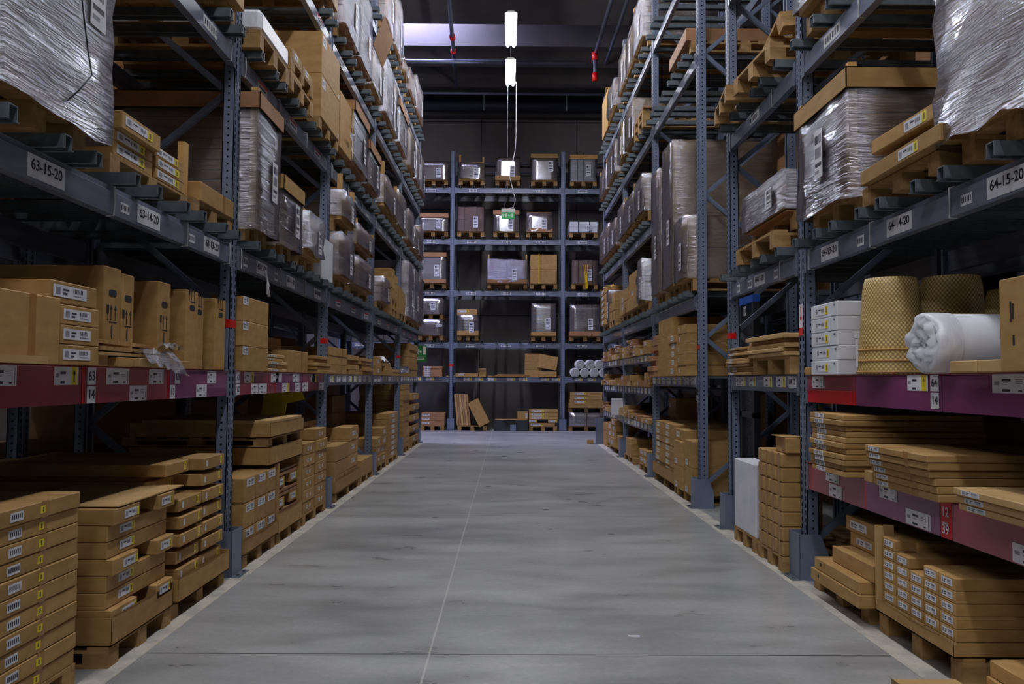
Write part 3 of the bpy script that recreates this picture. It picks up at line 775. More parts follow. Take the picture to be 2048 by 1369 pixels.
def rshelf(k, zt, what, **kw):
    a0, a1 = RP[k]+.06, RP[k+1]-.06
    return shelf('R', a0, a1, RF, zt, '%s of the %s' % (what, nbr[k]), **kw)
a0 = RP[0]+.06; a1 = RP[1]-.06
tg = [(5.28, -.045, 'price', .2, .078), (4.0, -.045, 'pricey', .2, .078), (3.26, -.045, 'price', .24, .078), (3.84, -.045, 'blank', .075, .078), (3.84, -.13, 'blank', .075, .078)]
rshelf(0, 1.39, 'upper red price-rail shelf', H=.17, bars=0, deck=True, rail=[(4.72, a1, 'maroon', -.095, -.003), (4.72, a1, 'railred', -.18, -.096), (3.78, 4.71, 'purple', -.18, -.003), (a0, 3.77, 'purple', -.18, -.003), (a0, a1, 'railred', -.01, -.0005)],
       tags=tg, texts=[(3.84, -.045, '64', .055, 'ink'), (3.84, -.13, '14', .055, 'ink')])
tg = [(5.07, -.045, 'price', .2, .078), (5.02, -.135, 'price', .2, .078), (4.33, -.045, 'price', .2, .078), (4.02, -.135, 'price', .24, .078), (3.15, -.135, 'price', .24, .078)]
rshelf(0, .80, 'lower red price-rail shelf', H=.17, bars=0, deck=True, rail=[(4.62, a1, 'maroon', -.18, -.003), (3.82, 4.6, 'purple', -.18, -.003), (3.72, 3.81, 'redlabel', -.18, -.003), (a0, 3.71, 'maroon', -.18, -.003), (a0, a1, 'railred', -.01, -.0005), (4.6, 4.62, 'railred', -.18, 0)],
       tags=tg, texts=[(3.765, -.058, '12', .062, 'paper'), (3.765, -.14, '39', .062, 'paper'), (3.765, -.108, 'posto', .022, 'paper')])
tx = []; tg = []
for a, s in ((3.26, '64-15-20'), (4.17, '64-14-20'), (5.08, '64-13-20')):
    tg.append((a, -.078, 'blank', .27, .095)); tx.append((a, -.072, s, .062, 'black'))
tg += [(3.55, -.085, 'bars', .09, .05), (4.63, -.085, 'bars', .09, .06)]
rshelf(0, 2.258, 'second shelf level', tags=tg, texts=tx, guards=[3.68, 4.5, a1-.1], bars=9)
rshelf(0, 3.638, 'third shelf level', tags=[(5.0, -.078, 'bars', .25, .08), (4.2, -.078, 'bars', .25, .08)], bars=9, guards=[4.6])
rshelf(0, 5.03, 'fourth shelf level', bars=9)
rshelf(1, 1.40, 'grey price-rail shelf', H=.13, bars=0, deck=True, rail=[(RP[1]+.07, RP[2]-.07, 'railgrey', -.1, -.012)],
       tags=[(7.12, -.055, 'price', .13, .08), (6.97, -.055, 'pricey', .15, .08), (6.7, -.055, 'pricey', .18, .08), (6.3, -.055, 'pricey', .2, .08), (6.0, -.055, 'pricey', .2, .08), (5.76, -.055, 'blank', .16, .08)], texts=[(5.76, -.055, '64 12', .058, 'ink')])
rshelf(1, 2.258, 'second shelf level', tags=[(6.5, -.078, 'blank', .27, .095), (6.76, -.085, 'bars', .12, .07), (6.1, -.085, 'bars', .1, .07), (7.1, -.085, 'bars', .09, .07)], texts=[(6.5, -.072, '64-11-20', .062, 'black')], guards=[6.0, 7.0], bars=6)
rshelf(1, 3.638, 'third shelf level', tags=[(6.6, -.078, 'bars', .25, .07)], guards=[6.15], bars=6)
rshelf(1, 5.03, 'fourth shelf level', bars=6)
for k in (3, 4, 5):
    zs = [(2.278, 'second shelf level')] + ([(3.605, 'third shelf level')] if k > 3 else []) + [(4.958, 'fourth shelf level'), (6.188, 'top shelf level')]
    a0 = RP[k]+.06; a1 = RP[k+1]-.06
    for z, wn in zs:
        tg = [(a0+.45+j*.9, -.075, 'bars', .2, .07) for j in range(3)]
        if z < 3: rshelf(k, z, wn, bars=9, rail=[(a0+.02, a1-.02, 'railgrey', -.12, -.01)], tags=[])
        else: rshelf(k, z, wn, bars=9, tags=tg)
    lows = [(1.40, 'grey price-rail shelf')] if k == 3 else [(1.73, 'upper small-goods shelf'), (1.25, 'middle small-goods shelf'), (.72, 'low small-goods shelf')]
    for z, wn in lows:
        tg = [(a0+.16+j*.33+rnd.random()*.05, -.055, GREYT[(j+k) % 4], .2, .08) for j in range(8)]
        rshelf(k, z, wn, H=.12, bars=0, deck=True, rail=[(a0+.01, a1-.01, 'railgrey', -.1, -.008)], tags=tg)
# far rack
FZ = [1.42, 2.33, 3.72, 5.11, 6.50]
fb = ['left', 'middle', 'right']
for k, x in enumerate(FP):
    frame('F', x, FY, 'blue-grey perforated upright frame of the far rack, ' + ['hidden behind the left rack', 'left one in view', 'right one in view', 'hidden behind the right rack'][k], red=1.7 if k == 1 else None)
    if k in (1, 2): protector('F', x, FY-.07, 'grey steel guard at the foot of the %s post of the far rack' % ('left', 'right')[k-1])
for k in range(3):
    a0, a1 = FP[k]+.06, FP[k+1]-.06
    for n, z in enumerate(FZ):
        tg = [(a0+.46+j*.93, -.075, 'bars', .25, .06) for j in range(3)]; rail = None
        if n == 0:
            rail = [(a0+.01, a1-.01, 'railgrey', -.11, -.02)]
            tg = [(a, -.06, 'pricey', .22, .075) for a in [(-2.35, -1.75), (-1.05, -.75, -.4, .1, .42, 1.0, 1.3), (1.9, 2.25)][k]]
            if k == 0: tg = [(a, -.06, 'pricey', .22, .075) for a in (-2.72, -2.4, -2.05)]
        shelf('F', a0, a1, FY, z, '%s of the far rack, %s bay' % (['price-rail shelf', 'second shelf level', 'third shelf level', 'fourth shelf level', 'top shelf level'][n], fb[k]), H=.14, bars=0 if n == 0 else 9, deck=n == 0, rail=rail, tags=tg, guards=(), barlen=.06)
# back-to-back rows behind the two racks (seen through them)
for side, f0, PP in (('L', -3.35, LP), ('R', 3.5, [5.0, 7.9, 10.8, 13.7, 16.6])):
    for k, y in enumerate(PP):
        frame(side, y, f0, 'dark upright frame of the rack row behind the %s rack, %s along' % (SIDE[side], ORD[k]))
    for k in range(len(PP)-1):
        for n, z in ((1, 1.42), (2, 2.29), (3, 3.69), (4, 5.06)):
            shelf(side, PP[k]+.06, PP[k+1]-.06, f0, z, 'shelf level %s of the row behind the %s rack, %s bay' % (ORD[n-1], SIDE[side], ORD[k]), bars=6 if n > 1 else 0, deck=n == 1)
# ------------------------------------------------------------ goods
def ya(px, X, py=760): return onX(px, py, X)[0]
def za(px, py, X): return onX(px, py, X)[1]
D2, D3, D4, D5 = 2.34, 3.74, 5.11, 6.51        # pallet deck heights, left
def LL(p0, p1, py, z, h, label, X=LG, **kw):   # pallet load on the left rack seen between pixel columns p0..p1
    return load('L', ya(p0, X, py), ya(p1, X, py), X, z, h, label, **kw)
def RL(p0, p1, py, z, h, label, X=RG, **kw):   # right rack: p0 far edge, p1 near edge
    return load('R', ya(p1, X, py), ya(p0, X, py), X, z, h, label, **kw)

# ---- left, second level
load('L', 2.8, 3.57, LG, D2, .98, 'large shrink-wrapped load at the upper left corner, black cord hanging over its wrap', n=5, wrap='wrapthick', amp=.022, pallab='wooden pallet under the large wrapped load at the upper left corner', near=True, labpos=(.8, .55), skirt=.1)
MB().tube([(-1.775, 3.2, 3.5), (-1.77, 3.26, 3.0), (-1.77, 3.32, 2.75), (-1.765, 3.36, 2.6), (-1.77, 3.28, 2.5), (-1.82, 3.25, 2.47)], .0035, 6)
b = MB().tube([(-1.765, 3.16, 3.4), (-1.76, 3.22, 2.95), (-1.76, 3.29, 2.72), (-1.755, 3.32, 2.62), (-1.77, 3.24, 2.52), (-1.8, 3.2, 2.46)], .0035, 6)
tag(b.obj('black_cord', ['blackstrap'], smooth=True), 'thin black cord hanging down the wrap of the upper left load', 'cord')
pallet('L', 3.84, 4.78, -1.93, D2, 'wooden pallet carrying the six small labelled cartons at upper left', depth=1.1, h=.1, near=True)
stack('L', 3.88, 4.31, -1.93, D2+.1, [.075, .06, .09], 'long labelled carton with yellow mark, nearer stack of three by the wrapped load, %s', depth=.9, labs=[('shipy', .42, .55, .3, .045), ], fs=[0, 0, .03], seed=4)
stack('L', 4.33, 4.72, -1.93, D2+.1, [.062, .062, .06], 'long labelled carton with yellow mark, farther stack of three at upper left, %s', depth=.9, labs=[('shipy', .42, .55, .28, .04)], seed=5)
pallet('L', 4.79, 5.48, -1.9, D2, 'low wooden pallet under the long open carton left of the nearest post', depth=1.1, h=.1, near=True)
box('L', 4.88, 5.47, -1.89, D2+.1, D2+.22, 'long low carton with crushed end left of the nearest post, second level', depth=.5, tape=True)
box('L', 4.78, 5.0, -2.05, D2+.1, D2+.3, 'small carton behind the long low carton on the second level', depth=.4)
box('L', 5.02, 5.2, -2.1, D2+.225, D2+.29, 'small white-labelled carton lying on the long low carton', depth=.3, labs=[('ship', .5, .5, .1, .04)])
b = MB(); b.box(-.03, .03, 0, .04, 0, .34); o = b.obj('wooden_post', ['woodpost']); place(o, 'L', 4.82, -1.96, D2+.1); tag(o, 'upright wooden post stub behind the small cartons at upper left', 'wood')
load('L', 5.68, 6.26, LG, D2, .98, 'tall wrapped load with lid and clear plastic corners, right of the nearest left post', n=12, wrap='wrap', cap='cardpink', card='carddark', posts=.0001, depth=1.2, near=True, pallab='wooden pallet under the tall lidded load right of the nearest left post', skirt=.06)
load('L', 6.33, 6.95, LG, D2, .55, 'shorter wrapped load with brown top behind the tall lidded load', n=4, wrap='wrap', cap='card', near=True, skirt=.06)
load('L', 7.1, 7.75, LG, D2, .42, 'low loosely wrapped load with crumpled film, last in the second left bay', n=3, wrap='wrapthick', amp=.04, crushed=True)
stack('L', 7.85, 8.35, -1.84, D2, [.42], 'grey-white wrapped carton beside the second left post, second level', depth=.8, mat='whitecard')
load('L', 8.6, 9.32, LG, D2, .47, 'lower grey wrapped load with big white label, third left bay', n=2, card='cardpink', cols=1)
load('L', 8.6, 9.34, LG, D2+.61, .36, 'crumpled load with wooden posts on the grey load, third left bay', n=2, posts=.14, amp=.03, crushed=True)
load('L', 9.5, 10.7, LG, D2, .36, 'lower wrapped brown load in the right half of the third left bay', n=3, card='cardpink')
load('L', 9.5, 10.7, LG, D2+.5, .25, 'upper wrapped brown load in the right half of the third left bay', n=2, card='cardpink', posts=.06)
load('L', 11.5, 12.2, LG, D2, .36, 'small wrapped load first in the fourth left bay', n=3, card='cardpink', wrap='wrap')
pallet('L', 12.35, 13.05, LG, D2, 'lower wooden pallet under the unwrapped cartons, fourth left bay', h=.13)
pallet('L', 12.35, 13.05, LG, D2+.13, 'upper wooden pallet under the unwrapped cartons, fourth left bay', h=.13)
stack('L', 12.38, 12.7, LG, D2+.26, [.17, .16, .15], 'unwrapped brown carton with dark strap, nearer stack, fourth left bay, %s', depth=.7, seed=2)
stack('L', 12.72, 13.03, LG, D2+.26, [.14, .14, .13], 'unwrapped brown carton, farther stack, fourth left bay, %s', depth=.7, seed=3)
pallet('L', 13.2, 14.05, LG, D2, 'wooden pallet under the two small cartons, end of the fourth left bay', h=.13)
box('L', 13.22, 13.6, LG, D2+.13, D2+.55, 'upright brown carton on the pallet at the end of the fourth left bay', depth=.6)
box('L', 13.62, 14.03, LG, D2+.13, D2+.5, 'square brown carton beside the upright one, fourth left bay', depth=.6, tape=True)
load('L', 14.4, 15.25, LG, D2, 1.02, 'tall grey wrapped load first in the last left bay, second level', n=5, card='cardpink', wrap='wrapthick')
load('L', 15.35, 16.15, LG, D2, 1.0, 'tall grey wrapped load, middle of the last left bay, second level', n=4, card='cardpink', wrap='wrapthick')
load('L', 16.25, 17.05, LG, D2, .95, 'wrapped load with crumpled side at the aisle end, left rack second level', n=4, card='cardpink', wrap='wrap', amp=.03)
# ---- left, third level
load('L', 4.5, 5.42, LG, D3, .55, 'unwrapped wooden-sided load at the top left edge, third level', n=2, card='card', wrap=None, lab=None, near=True)
pallet('L', 5.68, 6.45, LG, D3, 'wooden pallet under the white slab on the third left level', near=True)
box('L', 5.7, 6.43, LG, D3+.13, D3+.3, 'long white plastic-covered slab on a pallet, third level of the left rack', depth=1.1, mat='whiteplastic', cat='package', name='white_package', bv=.03)
pallet('L', 6.5, 7.25, LG, D3, 'lower wooden pallet between the white slab and the big plain cartons', near=True)
pallet('L', 6.5, 7.25, LG, D3+.17, 'upper wooden pallet between the white slab and the big plain cartons', near=True, h=.1)
box('L', 6.5, 6.86, LG, D3+.13, D3+.168, 'thin wrapped carton between two pallets, third left level', depth=.9)
box('L', 6.52, 6.86, LG, D3+.27, D3+.36, 'flat shiny-taped carton on the double pallet, nearer one', depth=.8, labs=[('shipy', .4, .5, .12, .05)])
box('L', 6.88, 7.22, LG, D3+.27, D3+.35, 'flat shiny-taped carton on the double pallet, farther one', depth=.8, labs=[('shipy', .4, .5, .12, .05)])
pallet('L', 7.5, 8.35, LG, D3, 'wooden pallet under the two big plain cartons, third left level', near=True, h=.11)
stack('L', 7.52, 8.33, LG+.01, D3+.11, [.42, .41], 'big plain light-brown carton with small label, third left level, %s of the pair', depth=1.15, mat='card', labs=[('ship', .12, .82, .14, .09), ('blank', .95, .1, .04, .04)], jit=0)
load('L', 8.55, 9.2, LG, D3, .62, 'yellow-strapped carton load, third level past the second left post', n=1, wrap=None, strap=('yellow', [.6]), lab='ship')
load('L', 9.22, 10.15, LG, D3, .78, 'wrapped load with projecting brown lid, third level of the third left bay', n=5, cap='cardpink', card='cardpink')
load('L', 10.25, 11.1, LG, D3, .62, 'light-topped wrapped load, end of the third left bay, third level', n=4, cap=True, card='cardpink')
load('L', 11.5, 12.9, LG, D3, .5, 'wide crumpled wrapped load with wooden posts, fourth left bay third level', n=3, posts=.15, crushed=True, amp=.03, cols=2)
load('L', 13.0, 14.05, LG, D3, .6, 'wrapped load with brown edge, end of the fourth left bay third level', n=4, card='card')
load('L', 14.4, 15.2, LG, D3, .58, 'wrapped load first in the last left bay, third level', n=3, card='cardpink')
load('L', 15.3, 16.1, LG, D3, .42, 'low load with striped cartons, last left bay third level', n=5, wrap='wrapthin', small=.02)
load('L', 16.2, 17.0, LG, D3, .62, 'wrapped load at the aisle end, left rack third level', n=3, card='cardpink')
# ---- left, fourth level
load('L', 7.7, 8.35, LG, D4, .55, 'load on the fourth level at the top of the second left bay', n=2, wrap=None, near=False)
load('L', 8.6, 9.48, LG, D4, .9, 'shiny brown wrapped load at the top of the picture, fourth left level', n=4, card='cardpink', wrap='wrap')
load('L', 9.52, 10.35, LG, D4, .95, 'shiny wrapped load with glaring side, fourth left level', n=4, card='cardpink', wrap='wrapthick')
load('L', 10.42, 11.25, LG, D4, .5, 'open-topped load with a raised cardboard flap, fourth left level', n=3, card='card', wrap='wrap')
o = MB().box(-.4, .4, 0, .006, 0, .42).obj('cardboard_sheet', ['carddark']); place(o, 'L', 10.8, LG+.0, D4+.66); o.rotation_euler = (.35, .0, PI/2); tag(o, 'dark cardboard flap leaning up on the open-topped load, fourth left level', 'cardboard')
load('L', 11.5, 12.35, LG, D4, .86, 'tall pale wrapped load, first in the fourth left bay, fourth level', n=4, card='cardpink', wrap='wrapthick')
load('L', 12.4, 12.85, LG, D4, .8, 'narrow brown wrapped load in the fourth left bay, fourth level', n=3, card='card')
load('L', 13.0, 14.05, LG, D4, .78, 'grey wrapped load with lid, end of the fourth left bay fourth level', n=3, cap='cardpink', card='cardpink', wrap='wrapthick')
load('L', 14.4, 15.3, LG, D4, .7, 'brown-edged wrapped load first in the last left bay, fourth level', n=3, card='card')
load('L', 15.4, 16.2, LG, D4, .75, 'grey wrapped load in the middle of the last left bay, fourth level', n=3, card='cardpink', wrap='wrapthick')
load('L', 16.3, 17.1, LG, D4, .75, 'grey wrapped load at the aisle end, left rack fourth level', n=3, card='cardpink', wrap='wrapthick')
# ---- left, fifth level
load('L', 11.5, 12.35, LG, D5, .9, 'brown wrapped load on the top left level, cut by the picture edge', n=4, card='cardpink')
load('L', 12.45, 13.3, LG, D5, .95, 'bluish shining wrapped load on the top left level beside the skylight', n=4, card='cardpink', wrap='wrapthick')
load('L', 13.45, 14.1, LG, D5, .25, 'low load on the top left level below the skylight', n=1, wrap='wrapthin')
load('L', 14.4, 15.3, LG, D5, .42, 'low wrapped load with slanting flap on the top left level, last bay', n=3, card='cardpink', wrap='wrap')
load('L', 15.4, 16.6, LG, D5, .66, 'bluish wrapped load at the aisle end of the top left level', n=3, card='cardpink', wrap='wrapthick')

# ---- right, second level
load('R', 2.76, 3.56, RG, D2-.02, .98, 'large glittering wrapped load at the upper right corner', n=5, wrap='wrapthick', amp=.03, near=True, skirt=.08, labpos=(.85, .55))
pallet('R', 3.62, 4.42, 1.98, D2-.02, 'wooden pallet under the projecting flat cartons at upper right', h=.1, near=True, depth=.8)
box('R', 3.5, 4.36, 1.93, D2+.085, D2+.165, 'lower flat carton slab projecting from the pallet at upper right, yellow label', depth=.8, labs=[('shipy', .65, .5, .2, .05)], dr=-.03)
box('R', 3.6, 4.1, 2.05, D2+.166, D2+.21, 'thin carton between the two projecting slabs at upper right', depth=.6)
box('R', 3.5, 4.18, 1.93, D2+.211, D2+.285, 'upper flat carton slab projecting at upper right, hexagonal end', depth=.8, labs=[('shipy', .65, .5, .2, .05)], dr=.02)
load('R', 4.5, 5.3, RG, D2-.02, .74, 'large wrapped load with tall brown lid beside the nearest right post', n=6, cap='card', card='carddark', posts=.0001, wrap='wrap', amp=.02, near=True, depth=1.2, labpos=(.5, .42), skirt=.06)
pallet('R', 5.75, 6.72, 1.93, D2-.02, 'lower wooden pallet under the dark wrapped stack in the narrow right bay', near=True)
load('R', 5.72, 6.72, 1.98, D2+.11, .3, 'dark wrapped stack of thin packs on two pallets in the narrow right bay', n=14, card='carddark', wrap='wrapthick', near=True, labpos=(.75, .5), pallab='upper wooden pallet under the dark wrapped stack in the narrow right bay')
load('R', 8.72, 9.3, RG, D2, .7, 'low open-fronted wrapped load before the very tall one past the gap', n=2, wrap='wrap', card='card', depth=1.2, pal=True)
load('R', 9.36, 10.0, RG, D2, 1.74, 'very tall wrapped carton load past the right gap', n=2, wrap='wrap', card='card', depth=1.25, posts=.0001, cols=1)
load('R', 10.2, 10.75, RG, D2, 1.62, 'very tall narrow wrapped load next to the fourth right post', n=1, wrap='wrap', card='cardpink', depth=1.2)
load('R', 11.42, 11.95, RG, D2, .62, 'wrapped load with torn film just past the fourth right post', n=2, wrap='wrapthick', amp=.03)
load('R', 12.0, 12.95, RG, D2, .58, 'plain brown carton load with folded top, fifth right bay', n=1, wrap=None, lab='ship')
load('R', 13.05, 14.0, RG, D2, .42, 'low carton load in the bay before the fifth right post', n=2, wrap=None)
pallet('R', 14.4, 15.2, RG, D2, 'wooden pallet under the small-carton stack, last right bay')
stack('R', 14.42, 14.8, RG, D2+.13, [.16, .16, .16], 'small carton on the pallet, nearer stack, last right bay, %s', depth=.5, seed=8)
stack('R', 14.82, 15.18, RG, D2+.13, [.16, .16], 'small carton on the pallet, second stack, last right bay, %s', depth=.5, seed=9)
load('R', 15.25, 15.6, RG, D2, .6, 'narrow wrapped load beside the small cartons, last right bay second level', n=2)
load('R', 15.7, 16.7, RG, D2, .75, 'yellow-strapped load of labelled flat cartons at the aisle end, right rack', n=6, wrap=None, strap=('yellow', [-.85, .8]), small=.03, lab=None)
b = MB(); rnd = random.Random(5)
for k in range(9): b.tube([(1.95+rnd.random()*.5, 15.8+rnd.random()*.7, D2+.89), (2.05+rnd.random()*.4, 15.9+rnd.random()*.6, D2+.93), (2.0+rnd.random()*.5, 15.8+rnd.random()*.7, D2+.89)], .012, 5)
tag(b.obj('loose_straps', ['strap']), 'tangle of yellow strapping lying on the strapped load at the aisle end', 'straps')
# ---- right, third level (near bays)
load('R', 4.75, 5.35, RG, D3-.04, .55, 'wrapped load just above the nearest right post, third level', n=3, wrap='wrapthick')
pallet('R', 5.72, 6.5, 1.88, D3-.04, 'nearer wooden pallet askew on the third level of the narrow right bay', near=True, dr=.06, depth=1.1)
pallet('R', 6.58, 7.3, 1.86, D3-.04, 'farther tilted wooden pallet with a yellow mark, narrow right bay third level', near=True, dr=-.12, depth=1.1)
o = pallet('R', 5.7, 6.3, 2.0, D3+.12, 'empty pallet of loose boards lying aslant on the pallets, narrow right bay', near=True, depth=.8); o.rotation_euler = (.1, -.28, -PI/2)
# third level past the gap
load('R', 11.45, 12.2, RG, D3-.07, .55, 'wrapped load with folded brown flaps, third right level past the gap', n=3, card='card')
load('R', 12.25, 13.3, RG, D3-.07, .5, 'wrapped load second on the third right level', n=3, card='card', posts=.1)
load('R', 13.35, 14.1, RG, D3-.07, .55, 'wrapped load before the fifth right post, third level', n=3)
load('R', 14.4, 15.3, RG, D3-.07, .5, 'wrapped load just past the fifth right post, third level', n=3, card='cardpink')
load('R', 15.4, 16.9, RG, D3-.07, .6, 'wide wrapped load at the aisle end of the third right level', n=3, cols=2, card='cardpink')
# fourth level past the gap
DR4 = 5.02
load('R', 8.75, 9.7, RG, DR4, .15, 'brown carton slab with overhanging edges, fourth right level by the gap', n=1, wrap=None, card='cardpink', lab=None, depth=1.2)
pallet('R', 11.4, 12.2, RG, DR4, 'first empty wooden pallet of two, fourth right level', depth=1.15)
pallet('R', 11.4, 12.2, RG, DR4+.13, 'second empty wooden pallet stacked on the first, fourth right level', depth=1.15)
box('R', 11.35, 12.25, RG, DR4+.262, DR4+.29, 'bowed brown board lying on the two empty pallets, fourth right level', depth=1.1, mat='cardpink', name='cardboard_sheet', cat='cardboard')
load('R', 12.3, 13.2, RG, DR4, .62, 'tall wrapped load on the fourth right level behind the empty pallets', n=3)
load('R', 13.3, 14.05, RG, DR4, .6, 'wrapped load with yellow strap before the fifth right post, fourth level', n=3, strap=('yellow', [.5]))
load('R', 14.4, 15.6, RG, DR4, .6, 'pale wrapped load past the fifth right post, fourth level', n=3, cols=2, wrap='wrapthick')
load('R', 15.7, 16.9, RG, DR4, .5, 'brown wrapped load at the aisle end of the fourth right level', n=2, card='cardpink', posts=.12)
# top level
DR5 = 6.25
load('R', 11.45, 12.3, RG, DR5, .7, 'pale wrapped load with a wooden board, top right level', n=3, wrap='wrapthick', posts=.1)
load('R', 12.35, 13.1, RG, DR5, .6, 'plain brown carton load on the top right level', n=2, wrap='wrapthin')
load('R', 13.15, 14.0, RG, DR5, .62, 'wrapped load before the fifth right post, top level', n=3, wrap='wrap')
load('R', 14.4, 15.5, RG, DR5, .5, 'crumpled wrapped load past the fifth right post, top level', n=2, wrap='wrapthick', amp=.04)
load('R', 15.6, 16.6, RG, DR5, .78, 'tall plain carton with yellow strap, aisle end, top right level', n=1, wrap=None, strap=('yellow', [.9]), lab=None)

# ---- far rack
def FX(px, py, Y=FYG): return onY(px, py, Y)[0]
def FZ_(px, py, Y=FYG): return onY(px, py, Y)[1]
def FL(p0, p1, pt, n_, label, **kw):
    z = FZ[n_]+.061; a0 = FX(p0, pt); a1 = FX(p1, pt)
    h = FZ_((p0+p1)/2, pt)-z-.13*kw.get('twin', 1)
    kw.setdefault('pal', True)
    if not kw['pal']: h += .13
    return load('F', a0, a1, FYG, z, h, label, pallab='far-rack pallet under the ' + label.split(', far')[0], **kw)
FL(838, 896, 323, 4, 'brown wrapped load, far rack top level, left of the post', n=3, card='cardpink', amp=.01)
FL(918, 969, 323, 4, 'crumpled wrapped load between two wooden posts, far rack top level', n=3, posts=.18, crushed=True, amp=.03)
FL(991, 1041, 314, 4, 'glaring wrapped load behind the hanging cable, far rack top level', n=3, tray=.12, card='card')
FL(1063, 1115, 305, 4, 'tall brown load with lid and three white labels, far rack top level', n=1, cap='card', card='card', labpos=(.75, .5))
FL(1141, 1194, 307, 4, 'white and brown load with dark straps, far rack top level right', n=1, card='whitecard', cap='card', strap=('black', [-.5, 0]), wrap='wrapthin')
FL(836, 896, 424, 3, 'long pinkish wrapped load with lid, far rack fourth level left', n=2, cap='cardpink', card='cardpink')
FL(915, 969, 414, 3, 'square brown carton load with two black straps, far rack fourth level', n=2, card='cardpink', strap=('black', [-.5, .45]), wrap='wrapthin')
FL(987, 1038, 418, 3, 'glaring wrapped load directly behind the small green exit light', n=1, card='card', cap='cardpink')
FL(1053, 1105, 424, 3, 'wrapped load with dented top corners and a peeling film, far rack fourth level', n=1, card='cardpink', crushed=True, amp=.03, tray=.1)
FL(1139, 1196, 443, 3, 'low brown and white carton load with dark straps, far rack fourth level right', n=2, card='whitecard', wrap=None, strap=('black', [-.4, .4]))
FL(836, 892, 502, 2, 'tall pinkish wrapped load with lid, far rack third level left', n=3, cap='cardpink', card='cardpink', tray=.1)
FL(975, 1055, 520, 2, 'wide glittering wrapped load between leaning wooden posts, far rack third level', n=4, card='carddark', posts=.14, amp=.03, wrap='wrapthick', tray=.1, cols=2)
FL(1060, 1115, 509, 2, 'pair of plain brown cartons with one yellow strap, far rack third level', n=2, card='card', wrap=None, strap=('yellow', [-.35]), lab=None)
FL(1144, 1196, 521, 2, 'brown load with loose yellow straps, far rack third level right', n=1, card='cardpink', wrap='wrapthin', strap=('black', [-.55, .6]))
t = MB(); x = FX(1172, 522)
for k in range(3): t.tube([(x-.06+k*.05, FYG-.03, 4.42), (x-.02+k*.02, FYG-.05, 4.05), (x+.02*k, FYG-.04, 3.78)], .01, 5)
tag(t.obj('loose_straps', ['strap']), 'loose yellow straps hanging down a brown load at the far right', 'straps')
FL(838, 886, 603, 1, 'upper of two pinkish wrapped grid loads, far rack second level left', n=1, card='cardpink', twin=4, pal=True) if False else None
z = FZ[1]+.061; a0 = FX(836, 640); a1 = FX(886, 640)
load('F', a0, a1, FYG, z, .42, 'lower of two pinkish wrapped grid loads, far rack second level left', n=4, card='cardpink', cols=3, labpos=(.85, .6), lab='ship')
load('F', a0, a1, FYG, z+.56, .42, 'upper of two pinkish wrapped grid loads, far rack second level left', n=4, card='cardpink', cols=3, labpos=(.6, .5))
FL(915, 957, 630, 1, 'narrow wrapped stack of flat cartons with a box on top, far rack second level', n=7, card='card', small=.04, tray=.12)
x0, x1 = FX(914, 625), FX(954, 625); box('F', x0, x1, FYG+.02, FZ_(935, 632), FZ_(935, 619), 'brown carton lying on top of the narrow wrapped stack, far rack', depth=.8, labs=[('shipy', .3, .7, .28, .06)])
FL(1063, 1112, 608, 1, 'tall wrapped stack of labelled flat cartons, far rack second level', n=9, card='card', small=.04, tray=.1, amp=.02)
FL(1140, 1201, 610, 1, 'tall wrapped stack of flat cartons with a dark strap, far rack second level right', n=9, card='cardpink', small=.05, tray=.12, strap=('black', [.45]))
# first level of the far rack
fz = FZ[0]
stack('F', FX(845, 750), FX(884, 750), FYG, fz, [.055]*5, 'flat pinkish carton with white labels left of the far post, %s', depth=.7, mat='cardpink', labs=[('ship', .25, .5, .16, .04)], seed=3)
for k, (p0, p1, pt, nm_, mt) in enumerate(((911, 956, 747, 'long flat labelled carton', 'card'), (957, 972, 742, 'small pile of cartons with white ends', 'card'), (892, 897, 752, 'tiny carton', 'card'), (976, 983, 752, 'tiny square carton', 'card'), (904, 909, 752, 'narrow small carton', 'card'), (1115, 1121, 752, 'small square carton by the right post', 'card'))):
    box('F', FX(p0, pt), FX(p1, pt), FYG+.03*k, fz, FZ_(p0, pt, FYG+.03*k), nm_ + ', far rack rail shelf, %s from the left' % ORD[[2, 3, 0, 4, 1, 5][k]], depth=.4, mat=mt, labs=[('ship', .25, .6, .15, .04)] if k == 0 else ())
stack('F', FX(957, 742), FX(972, 742), FYG-.01, FZ_(957, 742)+.004, [.03, .03], 'tiny flat carton on the small pile, far rack middle, %s of two', depth=.3)
for k in range(3):
    o = MB().box(-.42, .42, 0, .5, 0, .02).obj('cardboard_sheet', ['card']); place(o, 'F', FX(1015+k*6, 750), FYG+.04*k, fz+.002+k*.026, .06*k-.05)
    tag(o, 'flat cardboard sheet left of the tilted cartons on the far shelf, %s' % upord(k, 3), 'cardboard')
def tilted(side, a, f, z, w, d, h, ang, label, mat='card', cat='box', yawv=0, name='cardboard_box', depthtilt=0, labs=()):
    o = link(name, bevbox(w, d, h, mat)); tag(o, label, cat)
    o.location = (a, f, z); o.rotation_euler = (depthtilt, ang, yawv)
    for L in labs: addlabel(o, L[0], (L[1]-.5)*w, L[2]*h, L[3], L[4], 0)
    return o
stack('F', FX(1050, 750), FX(1084, 750), FYG+.12, fz, [.2, .2, .23], 'plain brown carton behind the tilted shiny cartons on the far shelf, %s', depth=.6, mat='card')
tilted('F', FX(1096, 750), FYG, fz+.003, .46, .6, .15, 0, 'lower shiny brown carton leaning right on the far shelf', depthtilt=0)
o = tilted('F', FX(1094, 735), FYG+.02, fz+.17, .5, .5, .36, .16, 'upper shiny brown carton leaning right on the far shelf'); o.location.z += .05
